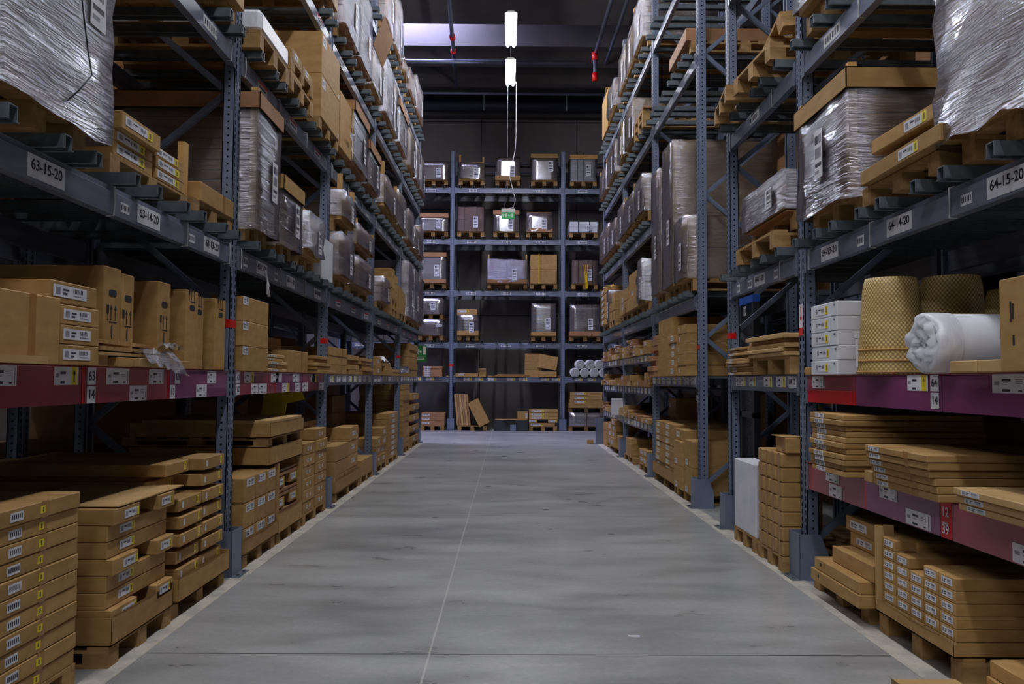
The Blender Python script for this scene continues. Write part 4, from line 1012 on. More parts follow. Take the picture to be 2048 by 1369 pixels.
# white rolls
r = .125; rnd = random.Random(2)
cent = [(1150, 745), (1169, 745), (1188, 745), (1207, 745), (1160, 724), (1180, 724), (1198, 723)]
b = MB()
def roll(x, y, z, r, L, label, axis, group=None, mat='foam'):
    def mk():
        b = MB(); n = 18
        prof = [(0, r*.2), (0, r*.55), (.0, r*.85), (.02, r), (L*.5, r*1.01), (L-.02, r), (L, r*.85), (L, .01)]
        b.tube([(0, 0, 0)]+[(0, p[0]+.001*i, 0) for i, p in enumerate(prof)], [.002]+[p[1] for p in prof], n)
        return b.mesh('roll', [mat], True)
    t = thing('rolled_mattress', label, 'roll', group); t.location = (x, y, z); t.rotation_euler = (0, 0, axis)
    link('roll_body', cached(('roll', r, L, mat), mk), t)
    def sp():
        b = MB(); pts = []
        for k in range(60):
            a = k*.36; rr = r*.86*(1-k/66); pts.append((rr*math.cos(a), -.006, rr*math.sin(a)))
        b.tube(pts, .005, 5); return b.mesh('spiral_end', ['inkgrey'])
    link('spiral_end', cached(('spi', r), sp), t)
    return t
for k, (px, py) in enumerate(cent):
    x = FX(px, py); lo = k < 4
    z = fz+.126+(0 if lo else .22)
    roll(x, FYG-.05, z, r, .7, 'white rolled mattress on the right of the far shelf, %s %s' % (('lower row,' if lo else 'upper row,'), (ORD[k] if lo else ORD[k-4]) + ' from the left'), 0)
# floor of the far rack
pallet('F', FX(841, 860), FX(888, 860), FYG, 0, 'wooden pallet on the floor, left bay of the far rack')
stack('F', FX(842, 850), FX(889, 850), FYG, .13, [.13, .1, .1], 'flat pinkish carton on the far floor pallet, left bay, %s', depth=1.0, mat='cardpink', labs=[('ship', .2, .5, .2, .05)])
pallet('F', FX(915, 860), FX(974, 860), FYG, 0, 'wooden pallet under the leaning panels, far rack')
for k in range(6):
    px = 912+k*4.6
    o = link('flat_carton', bevbox(.055, .8, .82, 'cardpink' if k % 2 else 'cardlight')); o.location = (FX(px+4, 852), FYG, .135); o.rotation_euler = (0, -.1, 0); tag(o, 'upright flat carton leaning left on the far floor pallet, %s of six from the left' % ORD[k], 'box')
tilted('F', FX(969, 853), FYG-.05, .16, .3, .5, .7, -.47, 'big plain carton leaning steeply beside the upright flat cartons, far floor')
b = MB(); x0, x1 = FX(988, 860), FX(1056, 860)
b.box(x0, x1, FYG-.1, FYG+.35, .0, .28); tag(b.obj('dark_bin', ['darkgrey']), 'low dark grey block on the floor at the middle of the far rack', 'bin')
b = MB(); xm = FX(1026, 860); b.box(xm-.075, xm+.075, FYG-.16, FYG-.1, 0, .17); tag(b.obj('grey_plate', ['paint']), 'small blue-grey plate standing before the dark block, far rack', 'plate')
o = MB().box(-.42, .42, 0, .45, 0, .012).box(-.2, .1, -.08, .1, .012, .022).obj('cardboard_sheet', ['card']); o.location = (FX(1022, 836), FYG-.08, .285); tag(o, 'torn flat cardboard lying on the dark block, far rack', 'cardboard')
box('F', FX(1035, 830), FX(1056, 830), FYG, .30, .50, 'carton with label standing on the dark block, far rack', depth=.5, labs=[('ship', .85, .5, .05, .12)])
pallet('F', FX(1058, 860), FX(1114, 860), FYG, 0, 'wooden pallet under the gapped flat cartons, far rack')
for k in range(5):
    z = .13+k*.088
    if k % 2 == 0 or k == 3: box('F', FX(1058, 850), FX(1116, 850) if k != 0 else FX(1110, 850), FYG, z, z+.08, 'wide flat labelled carton on the far floor pallet right of the dark block, %s layer' % ORD[k], depth=.9, labs=[('shipy', .3, .5, .32, .05)])
    else:
        box('F', FX(1058, 850), FX(1074, 850), FYG, z, z+.08, 'short carton of the %s layer, left, on the gapped far pallet' % ORD[k], depth=.9, labs=[('shipy', .5, .5, .2, .05)])
        box('F', FX(1096, 850), FX(1115, 850), FYG, z, z+.08, 'short carton of the %s layer, right, on the gapped far pallet' % ORD[k], depth=.9, labs=[('shipy', .5, .5, .2, .05)])
a0, a1 = FX(1138, 850), FX(1208, 850)
load('F', a0, a1, FYG, 0, .35, 'lower wrapped load with dark strap on the far floor, right bay', n=4, card='cardpink', strap=('black', [0]), wrap='wrap', small=.05, lab=None)
load('F', a0, a1, FYG, .49, .42, 'upper brown load of long cartons on the far floor, right bay', n=4, card='card', wrap=None, small=.06, lab=None, tray=.12)
box('F', 1.7, 1.83, 17.0, 0, .085, 'small brown carton lying on the aisle floor at the far right', depth=.09)
# ------------------------------------------------- goods at hand height and on the floor
FL_, FR_ = -1.87, 1.95
# ---- left, nearest bay, red shelf
z1 = 1.402
box('L', 2.72, 3.33, -1.86, z1, z1+.275, 'plain brown carton with taped flaps at the left edge, red shelf', depth=.6, tape=True)
MB()
o = MB().box(-.25, .25, 0, .07, 0, .03).obj('cardboard_flap', ['cardlight']); place(o, 'L', 2.95, -1.83, z1); tag(o, 'small light cardboard strip lying before the plain carton, left red shelf', 'cardboard')
stack('L', 3.34, 3.66, -1.865, z1, [.088, .084, .084], 'brown carton with long white label, left red shelf, %s of the stack', depth=.45, labs=[('ship', .42, .52, .22, .045)], seed=11, tape=False)
box('L', 3.27, 3.64, -1.87, z1+.258, z1+.35, 'topmost carton with long white label, shifted on the stack at the left red shelf', depth=.7, labs=[('ship', .4, .55, .26, .05)])
def tall(a0, a1, h, f, label, low=False, hole=True):
    o = box('L', a0, a1, f, z1, z1+h, label, depth=.95)
    w = a1-a0; hz = h*(.74 if not low else .78)
    b = MB()
    n = 10; pts = []
    for k in range(n):
        t = 2*PI*k/n; pts.append((math.copysign(abs(math.cos(t))**.5, math.cos(t))*.04, -.0012, hz+math.copysign(abs(math.sin(t))**.7, math.sin(t))*.018))
    b.poly(pts); b.obj('hand_hole', ['black'], o)
    b = MB(); zs = hz-.1 if not low else hz+.08; e = -.001
    for s in (-.012, .03):
        b.poly([(s-.004, e, zs-.035), (s+.004, e, zs-.035), (s+.004, e, zs+.02), (s-.004, e, zs+.02)]); b.poly([(s-.013, e, zs+.018), (s+.013, e, zs+.018), (s, e, zs+.045)])
    b.poly([(-.03, e, zs-.046), (.045, e, zs-.046), (.045, e, zs-.04), (-.03, e, zs-.04)])
    b.poly([(-.058, e, zs+.04), (-.032, e, zs+.04), (-.034, e, zs), (-.043, e, zs-.008), (-.043, e, zs-.03), (-.036, e, zs-.036), (-.054, e, zs-.036), (-.047, e, zs-.03), (-.047, e, zs-.008), (-.056, e, zs)])
    b.obj('handling_symbols', ['black'], o)
    if not low:
        b = MB(); b.box(-.004, .004, -.001, 0, h*.28, h*.42); b.box(-.012, -.009, -.001, 0, h*.3, h*.4); b.obj('printed_line', ['black'], o)
    return o
tall(3.86, 4.03, .49, -1.95, 'tall dark-brown carton with hand hole, first of the six tall ones, left red shelf')
tall(4.04, 4.17, .475, -1.95, 'tall carton with hand hole, second of the six tall ones, left red shelf')
tall(4.44, 4.60, .485, -1.94, 'tall carton with hand hole, third of the six tall ones, left red shelf')
tall(4.80, 4.98, .48, -1.93, 'tall carton with arrows above its hand hole, fourth of the six, left red shelf', True)
tall(4.99, 5.13, .465, -1.95, 'tall carton with arrows above its hand hole, fifth of the six, left red shelf', True)
tall(5.28, 5.47, .475, -1.93, 'tall carton with arrows above its hand hole, beside the post, left red shelf', True)
box('L', 3.69, 3.8, -1.89, z1, z1+.06, 'small square block carton left of the loose boards, left red shelf', depth=.12)
box('L', 3.82, 3.97, -1.85, z1, z1+.045, 'small carton under the crumpled boards, left red shelf', depth=.2)
box('L', 3.99, 4.35, -1.83, z1, z1+.045, 'long flat yellowish carton under the clear bag, left red shelf', depth=.2, mat='cardlight')
box('L', 4.6, 4.75, -1.88, z1, z1+.045, 'small block carton between tall cartons, left red shelf', depth=.12)
for k, (a0, a1, f, zz, ry, hh) in enumerate(((3.68, 4.5, -1.86, .052, .02, .014), (3.7, 4.55, -1.9, .075, .05, .02), (3.7, 4.6, -1.95, .11, .04, .018))):
    o = MB().box(-(a1-a0)/2, (a1-a0)/2, 0, .22, 0, hh).obj('wooden_board', ['wood' if k else 'cardlight']); place(o, 'L', (a0+a1)/2, f, z1+zz, .05*k); o.rotation_euler.x = 0
    o.rotation_euler = (0, 0, PI/2+.05*k); tag(o, 'loose thin board lying on small cartons, left red shelf, %s of three' % upord(k, 3), 'board')
def film(label, side, a, f, z, w, d, h, seed, mat='whiteplastic', amp=.04, drop=0, name='plastic_film'):
    rnd = random.Random(seed); b = MB(); nx, ny = 12, 8
    for j in range(ny+1):
        for i in range(nx+1):
            u, v = i/nx, j/ny
            zz = h*math.sin(PI*u)*.6 + rnd.random()*amp - drop*max(0, .35-v)*3*(.4+.6*u)
            b.v.append((-w/2+w*u+(rnd.random()-.5)*amp*.5, d*v*(.6+.4*u)+(rnd.random()-.5)*amp*.4, zz))
    for j in range(ny):
        for i in range(nx):
            q = j*(nx+1)+i; b.f.append((q, q+1, q+nx+2, q+nx+1)); b.m.append(0)
    o = b.obj(name, [mat], smooth=True); place(o, side, a, f, z); tag(o, label, 'plastic film'); return o
film('clear crumpled plastic bag hanging over the left red rail by the boards', 'L', 4.28, -1.79, z1+.06, .5, .22, .02, 3, 'wrapthick', .035, .13)
film('clear plastic sleeve over the ends of the loose boards, left red shelf', 'L', 4.55, -1.86, z1+.1, .2, .2, .05, 8, 'wrapthick', .03, .02)
# ---- left second bay, red shelf
stack('L', 5.72, 6.32, -1.89, z1, [.18, .18, .18], 'large brown carton with small white label, right of the nearest left post, %s of three', depth=.7, labs=[('ship', .08, .82, .12, .06)], jit=.005, seed=2)
stack('L', 6.42, 6.98, -1.92, z1, [.03]*5, 'flat light carton on the left red shelf behind the large ones, %s of five', depth=.5, mat='cardlight', jit=.05, seed=21, labs=[('ship', .3, .5, .2, .015)])
box('L', 7.05, 7.75, -1.93, z1, z1+.2, 'long brown carton before the second left post, red shelf', depth=.5, tape=True)
box('L', 6.95, 7.6, -2.15, z1+.201, z1+.32, 'long carton lying across behind on the left red shelf', depth=.5)
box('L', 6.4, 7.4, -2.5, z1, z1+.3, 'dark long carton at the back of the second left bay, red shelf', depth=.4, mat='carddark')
stack('L', 7.82, 8.4, -1.88, z1, [.035]*5, 'squashed flat carton beside the second left post, %s of five', depth=.5, mat='card', jit=.09, seed=25)
# ---- left bays 3..5, grey rail shelf
stack('L', 8.6, 9.5, -1.9, z1, [.1, .1, .095], 'brown carton just past the second left post, grey shelf, %s of three', depth=.6, seed=31, tape=True)
stack('L', 9.7, 10.35, -1.92, z1, [.06]*4, 'flat carton in the middle of the third left bay, grey shelf, %s of four', depth=.6, seed=33, jit=.06)
stack('L', 10.45, 11.2, -1.9, z1, [.045]*5, 'flat torn carton before the third left post, grey shelf, %s of five', depth=.6, seed=34, jit=.1)
stack('L', 11.5, 12.1, -1.9, z1, [.14, .14], 'brown carton past the third left post, grey shelf, %s of two', depth=.5, seed=35, labs=[('ship', .5, .5, .15, .05)])
stack('L', 12.2, 12.9, -1.88, z1, [.07, .07, .06], 'carton in the fourth left bay under the clear film, %s of three', depth=.5, seed=36, jit=.08)
film('crumpled clear film on the cartons of the fourth left bay, grey shelf', 'L', 12.4, -1.86, z1+.22, .6, .3, .06, 12, 'whiteplastic', .05, .06)
stack('L', 13.1, 14.0, -1.88, z1, [.06, .05], 'low carton at the end of the fourth left bay, grey shelf, %s of two', depth=.5, seed=37)
film('milky bulging film bag on the last left bay shelf', 'L', 14.9, -1.84, z1+.03, .7, .4, .2, 15, 'wrapthick', .05, 0)
stack('L', 15.5, 16.9, -1.9, z1, [.13]*5, 'brown carton in the tall stack by the green sign, %s of five', depth=.7, seed=38, jit=.03)
# ---- left floor
pallet('L', 2.7, 3.55, FL_, 0, 'wooden pallet under the tall stack of flat cartons at the lower left corner', near=True, h=.11)
stack('L', 2.72, 3.545, FL_, .11, [.0675]*11, 'flat carton with yellow label in the lower left corner stack, %s', depth=1.1, labs=[('yellow', .66, .5, .035, .03), ('bars', .45, .5, .08, .035)], seed=41, jit=.012, tape=True)
pallet('L', 3.78, 4.47, -1.84, 0, 'wooden pallet under the gapped carton stack, second from the left edge', near=True, h=.1)
def tray(side, a0, a1, f, z, h, depth, label, t=.006, mat='card'):
    w = a1-a0; b = MB(); b.box(-w/2, w/2, 0, depth, 0, t)
    b.poly([(-w/2, 0, 0), (w/2, 0, 0), (w/2, 0, h), (w*.3, 0, h*.96), (w*.1, -.004, h*1.02), (-w*.2, .0, h*.93), (-w/2, 0, h)])
    b.poly([(-w/2, t, 0), (-w/2, t, h), (w/2, t, h), (w/2, t, 0)])
    b.box(-w/2, -w/2+t, 0, depth, 0, h); b.box(w/2-t, w/2, 0, depth, 0, h); b.box(-w/2, w/2, depth-t, depth, 0, h)
    o = b.obj('cardboard_tray', [mat]); place(o, side, (a0+a1)/2, f, z); return tag(o, label, 'tray')
tray('L', 3.78, 4.47, -1.83, .1, .13, 1.1, 'torn cardboard tray at the foot of the gapped carton stack, left floor')
zz = .107; lay = [(0, 1), (0, 2), (1, 0), (1, 0), (0, 1), (1, 0), (1, 0), (0, 2)]
for k in range(8):
    h = .078
    nmz = upord(k, 8)
    if lay[k][0] == 0:
        box('L', 3.8, 4.06, -1.84, zz, zz+h-.002, 'short labelled carton, left half of the gapped left floor stack, %s' % nmz, depth=.5, labs=[('shipy', .68, .5, .15, .04)])
        if lay[k][1] == 2 or k == 4: box('L', 4.26, 4.46, -1.83, zz, zz+h-.002, 'short labelled carton, right half of the gapped left floor stack, %s' % nmz, depth=.5, labs=[('shipy', .5, .5, .13, .04)])
        box('L', 3.8, 4.45, -2.36, zz, zz+h-.002, 'long carton at the back of the gapped left floor stack, %s' % nmz, depth=.4)
    else: box('L', 3.8, 4.45, -1.87, zz, zz+h-.002, 'long carton across the gapped left floor stack, %s' % nmz, depth=.9, labs=[('shipy', .3, .55, .15, .04)])
    zz += h
o = MB().box(-.36, .4, 0, .6, 0, .006).obj('cardboard_sheet', ['cardlight']); place(o, 'L', 4.2, -1.84, zz+.004); tag(o, 'flat cardboard sheet on top of the gapped carton stack, left floor', 'cardboard')
pallet('L', 4.52, 5.35, -1.86, 0, 'wooden pallet under the protruding long cartons beside the nearest left post', near=True, h=.09)
tray('L', 4.54, 5.36, -1.83, .09, .13, 1.1, 'cardboard tray holding the long cartons beside the nearest left post')
zz = .1
for k in range(8):
    jj = -1.84
    box('L', 4.57, 4.9, [-1.85, -1.85, -1.86, -1.84, -1.84, -1.85, -2.02, -1.93][k], zz, zz+.07, 'yellow-marked long carton end, left column by the nearest left post, %s' % upord(k, 8), depth=1.1, labs=[('yellow', .82, .55, .03, .045), ('blank', .16, .5, .02, .035)] if k < 7 else [('yellow', .82, .55, .03, .045)])
    box('L', 4.93, 5.28, [-1.85, -1.86, -1.85, -1.85, -1.86, -1.85, -1.86, -1.85][k], zz+.0, zz+.072, 'yellow-marked long carton end, right column by the nearest left post, %s' % upord(k, 8), depth=1.1, labs=[('yellow', .82, .55, .03, .045), ('blank', .14, .5, .02, .035)])
    o = MB().box(-.38, .38, 0, .9, 0, .0).mesh if False else None
    zz += .098
    if k < 7:
        o = MB().box(-.16, .16, .16, 1.0, -.01, .014).box(.2, .52, .2, 1.0, -.01, .014).obj('spacer_sheet', ['carddark']); place(o, 'L', 4.735, -1.9, zz-.016); tag(o, 'dark spacer between long carton layers by the nearest left post, %s' % upord(k, 7), 'cardboard')
# rear long dark items of bay 1
stack('L', 2.8, 4.4, -2.99, .0, [.15]*6, 'long dark carton at the back behind the lower left stacks, %s', depth=.3, mat='carddark', seed=44)
box('L', 3.0, 3.7, -2.99, .9, 1.0, 'carton lying at the back under the left red shelf', depth=.3)
# second bay floor
pallet('L', 5.72, 6.5, -1.86, 0, 'wooden pallet under the nine labelled cartons past the nearest left post', near=True, h=.1)
for c, (c0, c1) in enumerate(((5.72, 5.98), (5.99, 6.25), (6.26, 6.5))):
    for k in range(3):
        box('L', c0, c1, -1.86-.0*k, .1+k*.18, .1+k*.18+.177, 'square brown carton with white label, %s column, %s row, past the nearest left post' % (ORD[c], ('bottom', 'middle', 'top')[k]), depth=.6, labs=[('ship', .55, .78, .17, .055)])
tray('L', 5.7, 6.53, -1.845, .1, .1, .7, 'cardboard tray edge around the bottom row of the nine cartons')
pallet('L', 6.56, 7.3, -1.86, 0, 'bottom wooden pallet of the cage-like carton tower, second left bay', near=True, h=.1)
tray('L', 6.55, 7.3, -1.845, .09, .16, 1.1, 'lowest cardboard tray of the carton tower, second left bay')
for k, (s) in enumerate((.10, .27, .44)):
    box('L', 6.62, 6.84, -1.88, s+.0, s+.085, 'carton with yellow-edged label, left in the carton tower, %s tier' % ORD[k], depth=.5, labs=[('shipy', .5, .55, .15, .05)])
    box('L', 7.0, 7.24, -1.88, s+.01, s+.095, 'carton with yellow-edged label, right in the carton tower, %s tier' % ORD[k], depth=.5, labs=[('shipy', .5, .55, .17, .05)])
    o = MB().box(-.33, .33, 0, .9, 0, .025).box(-.33, .33, 0, .9, .035, .055).obj('divider_board', ['cardpink']); place(o, 'L', 6.93, -1.88, s+.098); tag(o, 'double divider board of the carton tower, second left bay, %s tier' % ORD[k], 'cardboard')
for a in (6.58, 7.28):
    o = MB().box(-.03, .03, 0, .03, 0, .56).obj('corner_post', ['card']); place(o, 'L', a, -1.86, .1); tag(o, '%s upright cardboard corner post of the carton tower' % ('left' if a < 7 else 'right'), 'post')
tray('L', 6.3, 7.3, -1.855, .665, .14, 1.1, 'wide brown tray on top of the carton tower, lower of two')
box('L', 6.34, 7.26, -1.9, .675, .80, 'long flat carton inside the lower top tray of the carton tower', depth=1.0, mat='carddark')
pallet('L', 6.32, 7.28, -1.87, .81, 'wooden pallet between the two top trays of the carton tower', near=True, h=.07)
tray('L', 6.3, 7.32, -1.85, .885, .11, 1.1, 'upper brown tray on the carton tower, second left bay')
box('L', 6.35, 7.28, -1.88, .895, .99, 'carton inside the upper tray of the carton tower', depth=1.0, mat='carddark', labs=[('ship', .8, .8, .2, .04)])
box('L', 6.3, 7.28, -1.86, .992, 1.02, 'flat light carton lying on the upper tray of the carton tower', depth=1.0, mat='cardlight')
pallet('L', 7.38, 8.3, -1.86, 0, 'wooden pallet under the two columns of brown cartons before the second left post', near=True, h=.1)
for c, (c0, c1, n) in enumerate(((7.4, 7.82, 6), (7.86, 8.3, 7))):
    stack('L', c0, c1, -1.86, .1, [.108]*n, 'brown carton before the second left post, %s column, ' % ('left', 'right')[c] + '%s', depth=.6, seed=50+c, jit=.02, labs=[('blank', .6, .5, .03, .03), ('bars', .35, .5, .06, .03)])
# third bay floor
pallet('L', 8.75, 10.2, -1.86, 0, 'wide wooden pallet past the second left post', h=.1)
tray('L', 8.72, 10.22, -1.85, .1, .14, 1.1, 'wide cardboard tray past the second left post')
stack('L', 8.78, 9.5, -1.87, .11, [.17, .16, .17], 'wide brown carton past the second left post, front pile, %s of three', depth=.35, seed=60, tape=True)
stack('L', 8.78, 10.0, -2.24, .11, [.2, .2, .18, .18], 'wide brown carton past the second left post, rear pile, %s of four', depth=.7, seed=61)
stack('L', 9.55, 10.15, -1.88, .11, [.165]*4, 'labelled brown carton in the upright pile of the third left bay, %s of four', depth=.34, seed=62, labs=[('ship', .5, .5, .2, .05)])
pallet('L', 10.25, 11.2, -1.86, 0, 'wooden pallet under the low open carton before the third left post', h=.1)
box('L', 10.3, 11.15, -1.86, .1, .3, 'low wide brown carton before the third left post', depth=.8, tape=True)
pallet('L', 11.5, 12.4, -1.86, 0, 'wooden pallet past the third left post', h=.1)
stack('L', 11.5, 11.95, -1.86, .1, [.14, .13, .13], 'brown carton past the third left post, floor pile, %s of three', depth=.6, seed=63, labs=[('blank', .5, .6, .08, .04)])
stack('L', 12.0, 12.4, -1.87, .1, [.13]*4, 'labelled carton in the middle of the fourth left bay floor, %s of four', depth=.6, seed=64, labs=[('ship', .5, .5, .2, .05)], jit=.03)
pallet('L', 12.6, 13.7, -1.86, 0, 'wooden pallet under the tall pile with many labels, fourth left bay', h=.1)
stack('L', 12.6, 13.65, -1.86, .1, [.088]*8, 'flat carton in the tall labelled pile of the fourth left bay, %s of eight', depth=.8, seed=65, labs=[('ship', .5, .5, .3, .05)], jit=.01)
stack('L', 11.6, 12.5, -2.52, .1, [.25]*4, 'big carton at the back of the fourth left bay floor, %s of four', depth=.4, mat='carddark', seed=66)
pallet('L', 14.4, 15.3, -1.86, 0, 'wooden pallet under the very tall carton pile, last left bay', h=.1)
stack('L', 14.42, 15.3, -1.86, .1, [.096]*12, 'flat carton in the very tall pile of the last left bay, %s of twelve', depth=.8, seed=67, jit=.02)
pallet('L', 15.7, 16.9, -1.86, 0, 'wooden pallet at the aisle end of the left rack', h=.1)
for k in range(5):
    box('L', 15.75, 16.9, -1.86, .1+k*.21, .1+k*.21+.12, 'long carton end at the left rack aisle end, %s' % upord(k, 5), depth=.9, labs=[('ship', .3, .5, .2, .05)])
    if k < 4: box('L', 15.85, 16.8, -1.95, .1+k*.21+.12, .1+k*.21+.21, 'recessed dark carton between long ones, left aisle end, %s' % upord(k, 4), depth=.8, mat='carddark')
# yellow cloth hanging at the back
b = MB(); rnd = random.Random(9)
P = [(-.14, 0), (-.1, .32), (.02, .36), (.12, .3), (.26, .34), (.3, .24), (.12, .2), (.1, .06), (.02, -.02), (-.06, .03)]
b.prism([(u, v) for u, v in P], 0, .03, 'y')
o = b.obj('yellow_cloth', ['cloth']); o.location = (-2.32, 8.0, .9); tag(o, 'yellow cloth bag hanging at the back under the left red shelf', 'cloth')

# ---- back row behind the left rack: dark large cartons
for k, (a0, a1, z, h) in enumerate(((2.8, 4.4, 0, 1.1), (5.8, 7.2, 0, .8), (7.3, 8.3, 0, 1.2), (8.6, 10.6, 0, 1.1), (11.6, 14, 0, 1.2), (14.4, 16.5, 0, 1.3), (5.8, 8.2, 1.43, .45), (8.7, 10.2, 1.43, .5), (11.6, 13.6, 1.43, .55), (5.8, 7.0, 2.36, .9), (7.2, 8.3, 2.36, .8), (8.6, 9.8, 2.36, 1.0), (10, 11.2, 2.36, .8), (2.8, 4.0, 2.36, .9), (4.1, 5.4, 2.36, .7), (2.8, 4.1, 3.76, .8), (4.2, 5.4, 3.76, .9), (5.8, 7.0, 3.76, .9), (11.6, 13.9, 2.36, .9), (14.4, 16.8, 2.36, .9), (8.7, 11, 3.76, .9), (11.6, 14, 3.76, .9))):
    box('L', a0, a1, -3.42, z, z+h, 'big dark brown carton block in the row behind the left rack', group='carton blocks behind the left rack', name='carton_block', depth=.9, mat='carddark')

# ---- right, nearest bay upper red shelf
z2 = 1.392
stack('R', 4.72, 5.13, 1.955, z2, [.088]*5, 'white carton with small yellow mark and printed codes, right red shelf, %s of five', depth=.4, mat='whitecard', seed=70, jit=.008, labs=[('shipy', .42, .5, .2, .05), ('bars', .9, .75, .03, .025)])
box('R', 5.2, 5.3, 1.97, z2, z2+.05, 'small brown carton between the near right post and the white cartons', depth=.1)
def basket(x, y, z, r0, r1, h, label, rims=3):
    b = MB(); n = 40; rows = 14; b.uv = []
    for j in range(rows+1):
        v = j/rows; r = r0+(r1-r0)*v
        if v > .9: r -= (v-.9)*.35*r1*2
        for i in range(n+1):
            t = 2*PI*i/n; b.v.append((r*math.cos(t), r*math.sin(t), h*v)); b.uv.append((i/n, v*.8))
    for j in range(rows):
        for i in range(n):
            q = j*(n+1)+i; b.f.append((q, q+1, q+n+2, q+n+1)); b.m.append(0)
    c = len(b.v); 
    for i in range(n+1):
        t = 2*PI*i/n; b.v.append((r1*.42*math.cos(t), r1*.42*math.sin(t), h*1.01)); b.uv.append((i/n, .9))
    q = rows*(n+1)
    for i in range(n): b.f.append((q+i, q+i+1, c+i+1, c+i)); b.m.append(0)
    b.f.append(tuple(c+i for i in range(n))); b.m.append(0)
    t = thing('woven_basket', label, 'basket'); t.location = (x, y, z)
    b.obj('woven_body', ['weave'], t, True)
    for k in range(rims):
        zz = .012+k*h*.115; rr = r0+(r1-r0)*zz/h+.004; bb = MB(); m = 36
        bb.tube([(rr*math.cos(2*PI*i/m), rr*math.sin(2*PI*i/m), zz) for i in range(m+1)], .006, 6, cap=False)
        bb.obj('rim', ['woodpost'], t, True)
    return t
bk = basket(2.13, 4.42, z2, .178, .142, .53, 'tall upside-down woven bamboo basket stack in front on the right red shelf')
b = MB(); b.box(-.006, .006, -.003, .0, -.16, 0); b.tube([(0, -.003, .012), (0, 0, .012)], .018, 10); b.obj('white_tag', ['paper'], bk).location = (-.195, .0, .2)
bk.children[-1].rotation_euler = (0, 0, -PI/2)
basket(2.65, 4.75, z2, .2, .165, .585, 'darker woven bamboo basket behind the white roll, right red shelf', 2)
basket(2.75, 4.3, z2, .17, .14, .46, 'farthest back woven bamboo basket, half hidden at the right edge', 2)
rl = roll(1.93, 3.68, z2+.138, .136, .85, 'large white plastic-wrapped roll lying on the right red shelf, crumpled end to the aisle', -PI/2, mat='whitecard')
wm = wrapmesh(.26, .05, .24, .03, 5)
b = MB(); rnd = random.Random(4); n = 20; R_ = .139
rings = [(-.02, .004), (-.015, .03), (-.035, .055), (-.012, .075), (-.038, .095), (-.01, .115), (-.012, R_-.008), (.0, R_+.002), (.05, R_+.003), (.1, R_+.001)]
n = 28
for (yy_, rr) in rings:
    for i in range(n):
        t_ = 2*PI*i/n; q_ = 1 if yy_ < 0 and rr > .01 else 0; b.v.append((rr*(1+(rnd.random()-.5)*.12*q_)*math.cos(t_), yy_+(rnd.random()-.5)*.03*q_, rr*(1+(rnd.random()-.5)*.1*q_)*math.sin(t_)))
for j in range(len(rings)-1):
    for i in range(n): b.f.append((j*n+i, j*n+(i+1) % n, (j+1)*n+(i+1) % n, (j+1)*n+i)); b.m.append(0)
b.f.append(tuple(range(n))); b.m.append(0)
b.obj('crumpled_film_end', ['whiteplastic'], rl, True)
b = MB()
for (a, y0, y1, w_) in ((1.15, .12, .2, .016), (.98, .15, .18, .012), (2.2, .12, .2, .02), (1.6, .2, .2, .0)):
    if w_:
        p = Vector((-math.sin(a)*R_*1.006, 0, math.cos(a)*R_*1.006)); 
        T = Matrix.Translation(p) @ Matrix.Rotation(-a, 4, 'Y'); b.box(-w_, w_, y0, y1, -.001, .0015, 0, T)
b.obj('printed_mark', ['black'], rl)
box('R', 3.3, 3.5, 1.94, z2, z2+.05, 'left one of two low joined cartons in front of the white roll', depth=.14, mat='cardlight')
box('R', 3.07, 3.29, 1.94, z2, z2+.05, 'right one of two low joined cartons in front of the white roll', depth=.14, mat='cardlight')
box('R', 2.75, 3.12, 1.93, z2, z2+.36, 'upright brown carton with printed codes at the right picture edge', depth=.4, labs=[]) 
o = MB().box(-.006, .006, -.001, 0, .2, .26).box(-.02, -.01, -.001, 0, .19, .27).box(-.006, .006, -.001, 0, .1, .14).obj('printed_code', ['black']); o.parent = bpy.data.objects[[x.name for x in COL.objects if x.get('label', '').startswith('upright brown carton with printed codes')][0]]; o.location = (-.1, 0, 0)
# lower red shelf
z3 = .802
stack('R', 4.58, 5.1, 1.93, z3, [.0325]*11, 'thin flat carton with white printed end by the near right post, %s of eleven', depth=.8, labs=[('ship', .3, .5, .14, .026)], seed=71, jit=.025, twist=.03)
stack('R', 3.66, 4.3, 1.93, z3, [.036]*6, 'flat carton in the middle of the lower right red shelf, %s of six', depth=.95, labs=[('ship', .16, .5, .12, .022)], seed=72, jit=.02, tape=True, fs=[.03, .03, .02, .0, -.01, -.02])
stack('R', 2.82, 3.47, 1.95, z3+.0, [.033]*3, 'flat light carton overhanging the lower red rail at the right edge, %s of three', depth=.9, mat='cardlight', labs=[('ship', .2, .5, .13, .02)], seed=73, fs=[.0, -.01, -.02], tape=False)
box('R', 4.36, 4.45, 1.98, z3, z3+.06, 'small cube of cardboard between the flat carton piles, lower right red shelf', depth=.1, mat='cardlight')
box('R', 2.78, 5.3, 2.92, z3, z3+.32, 'dark long carton block at the back of the lower right red shelf', depth=.15, mat='carddark')
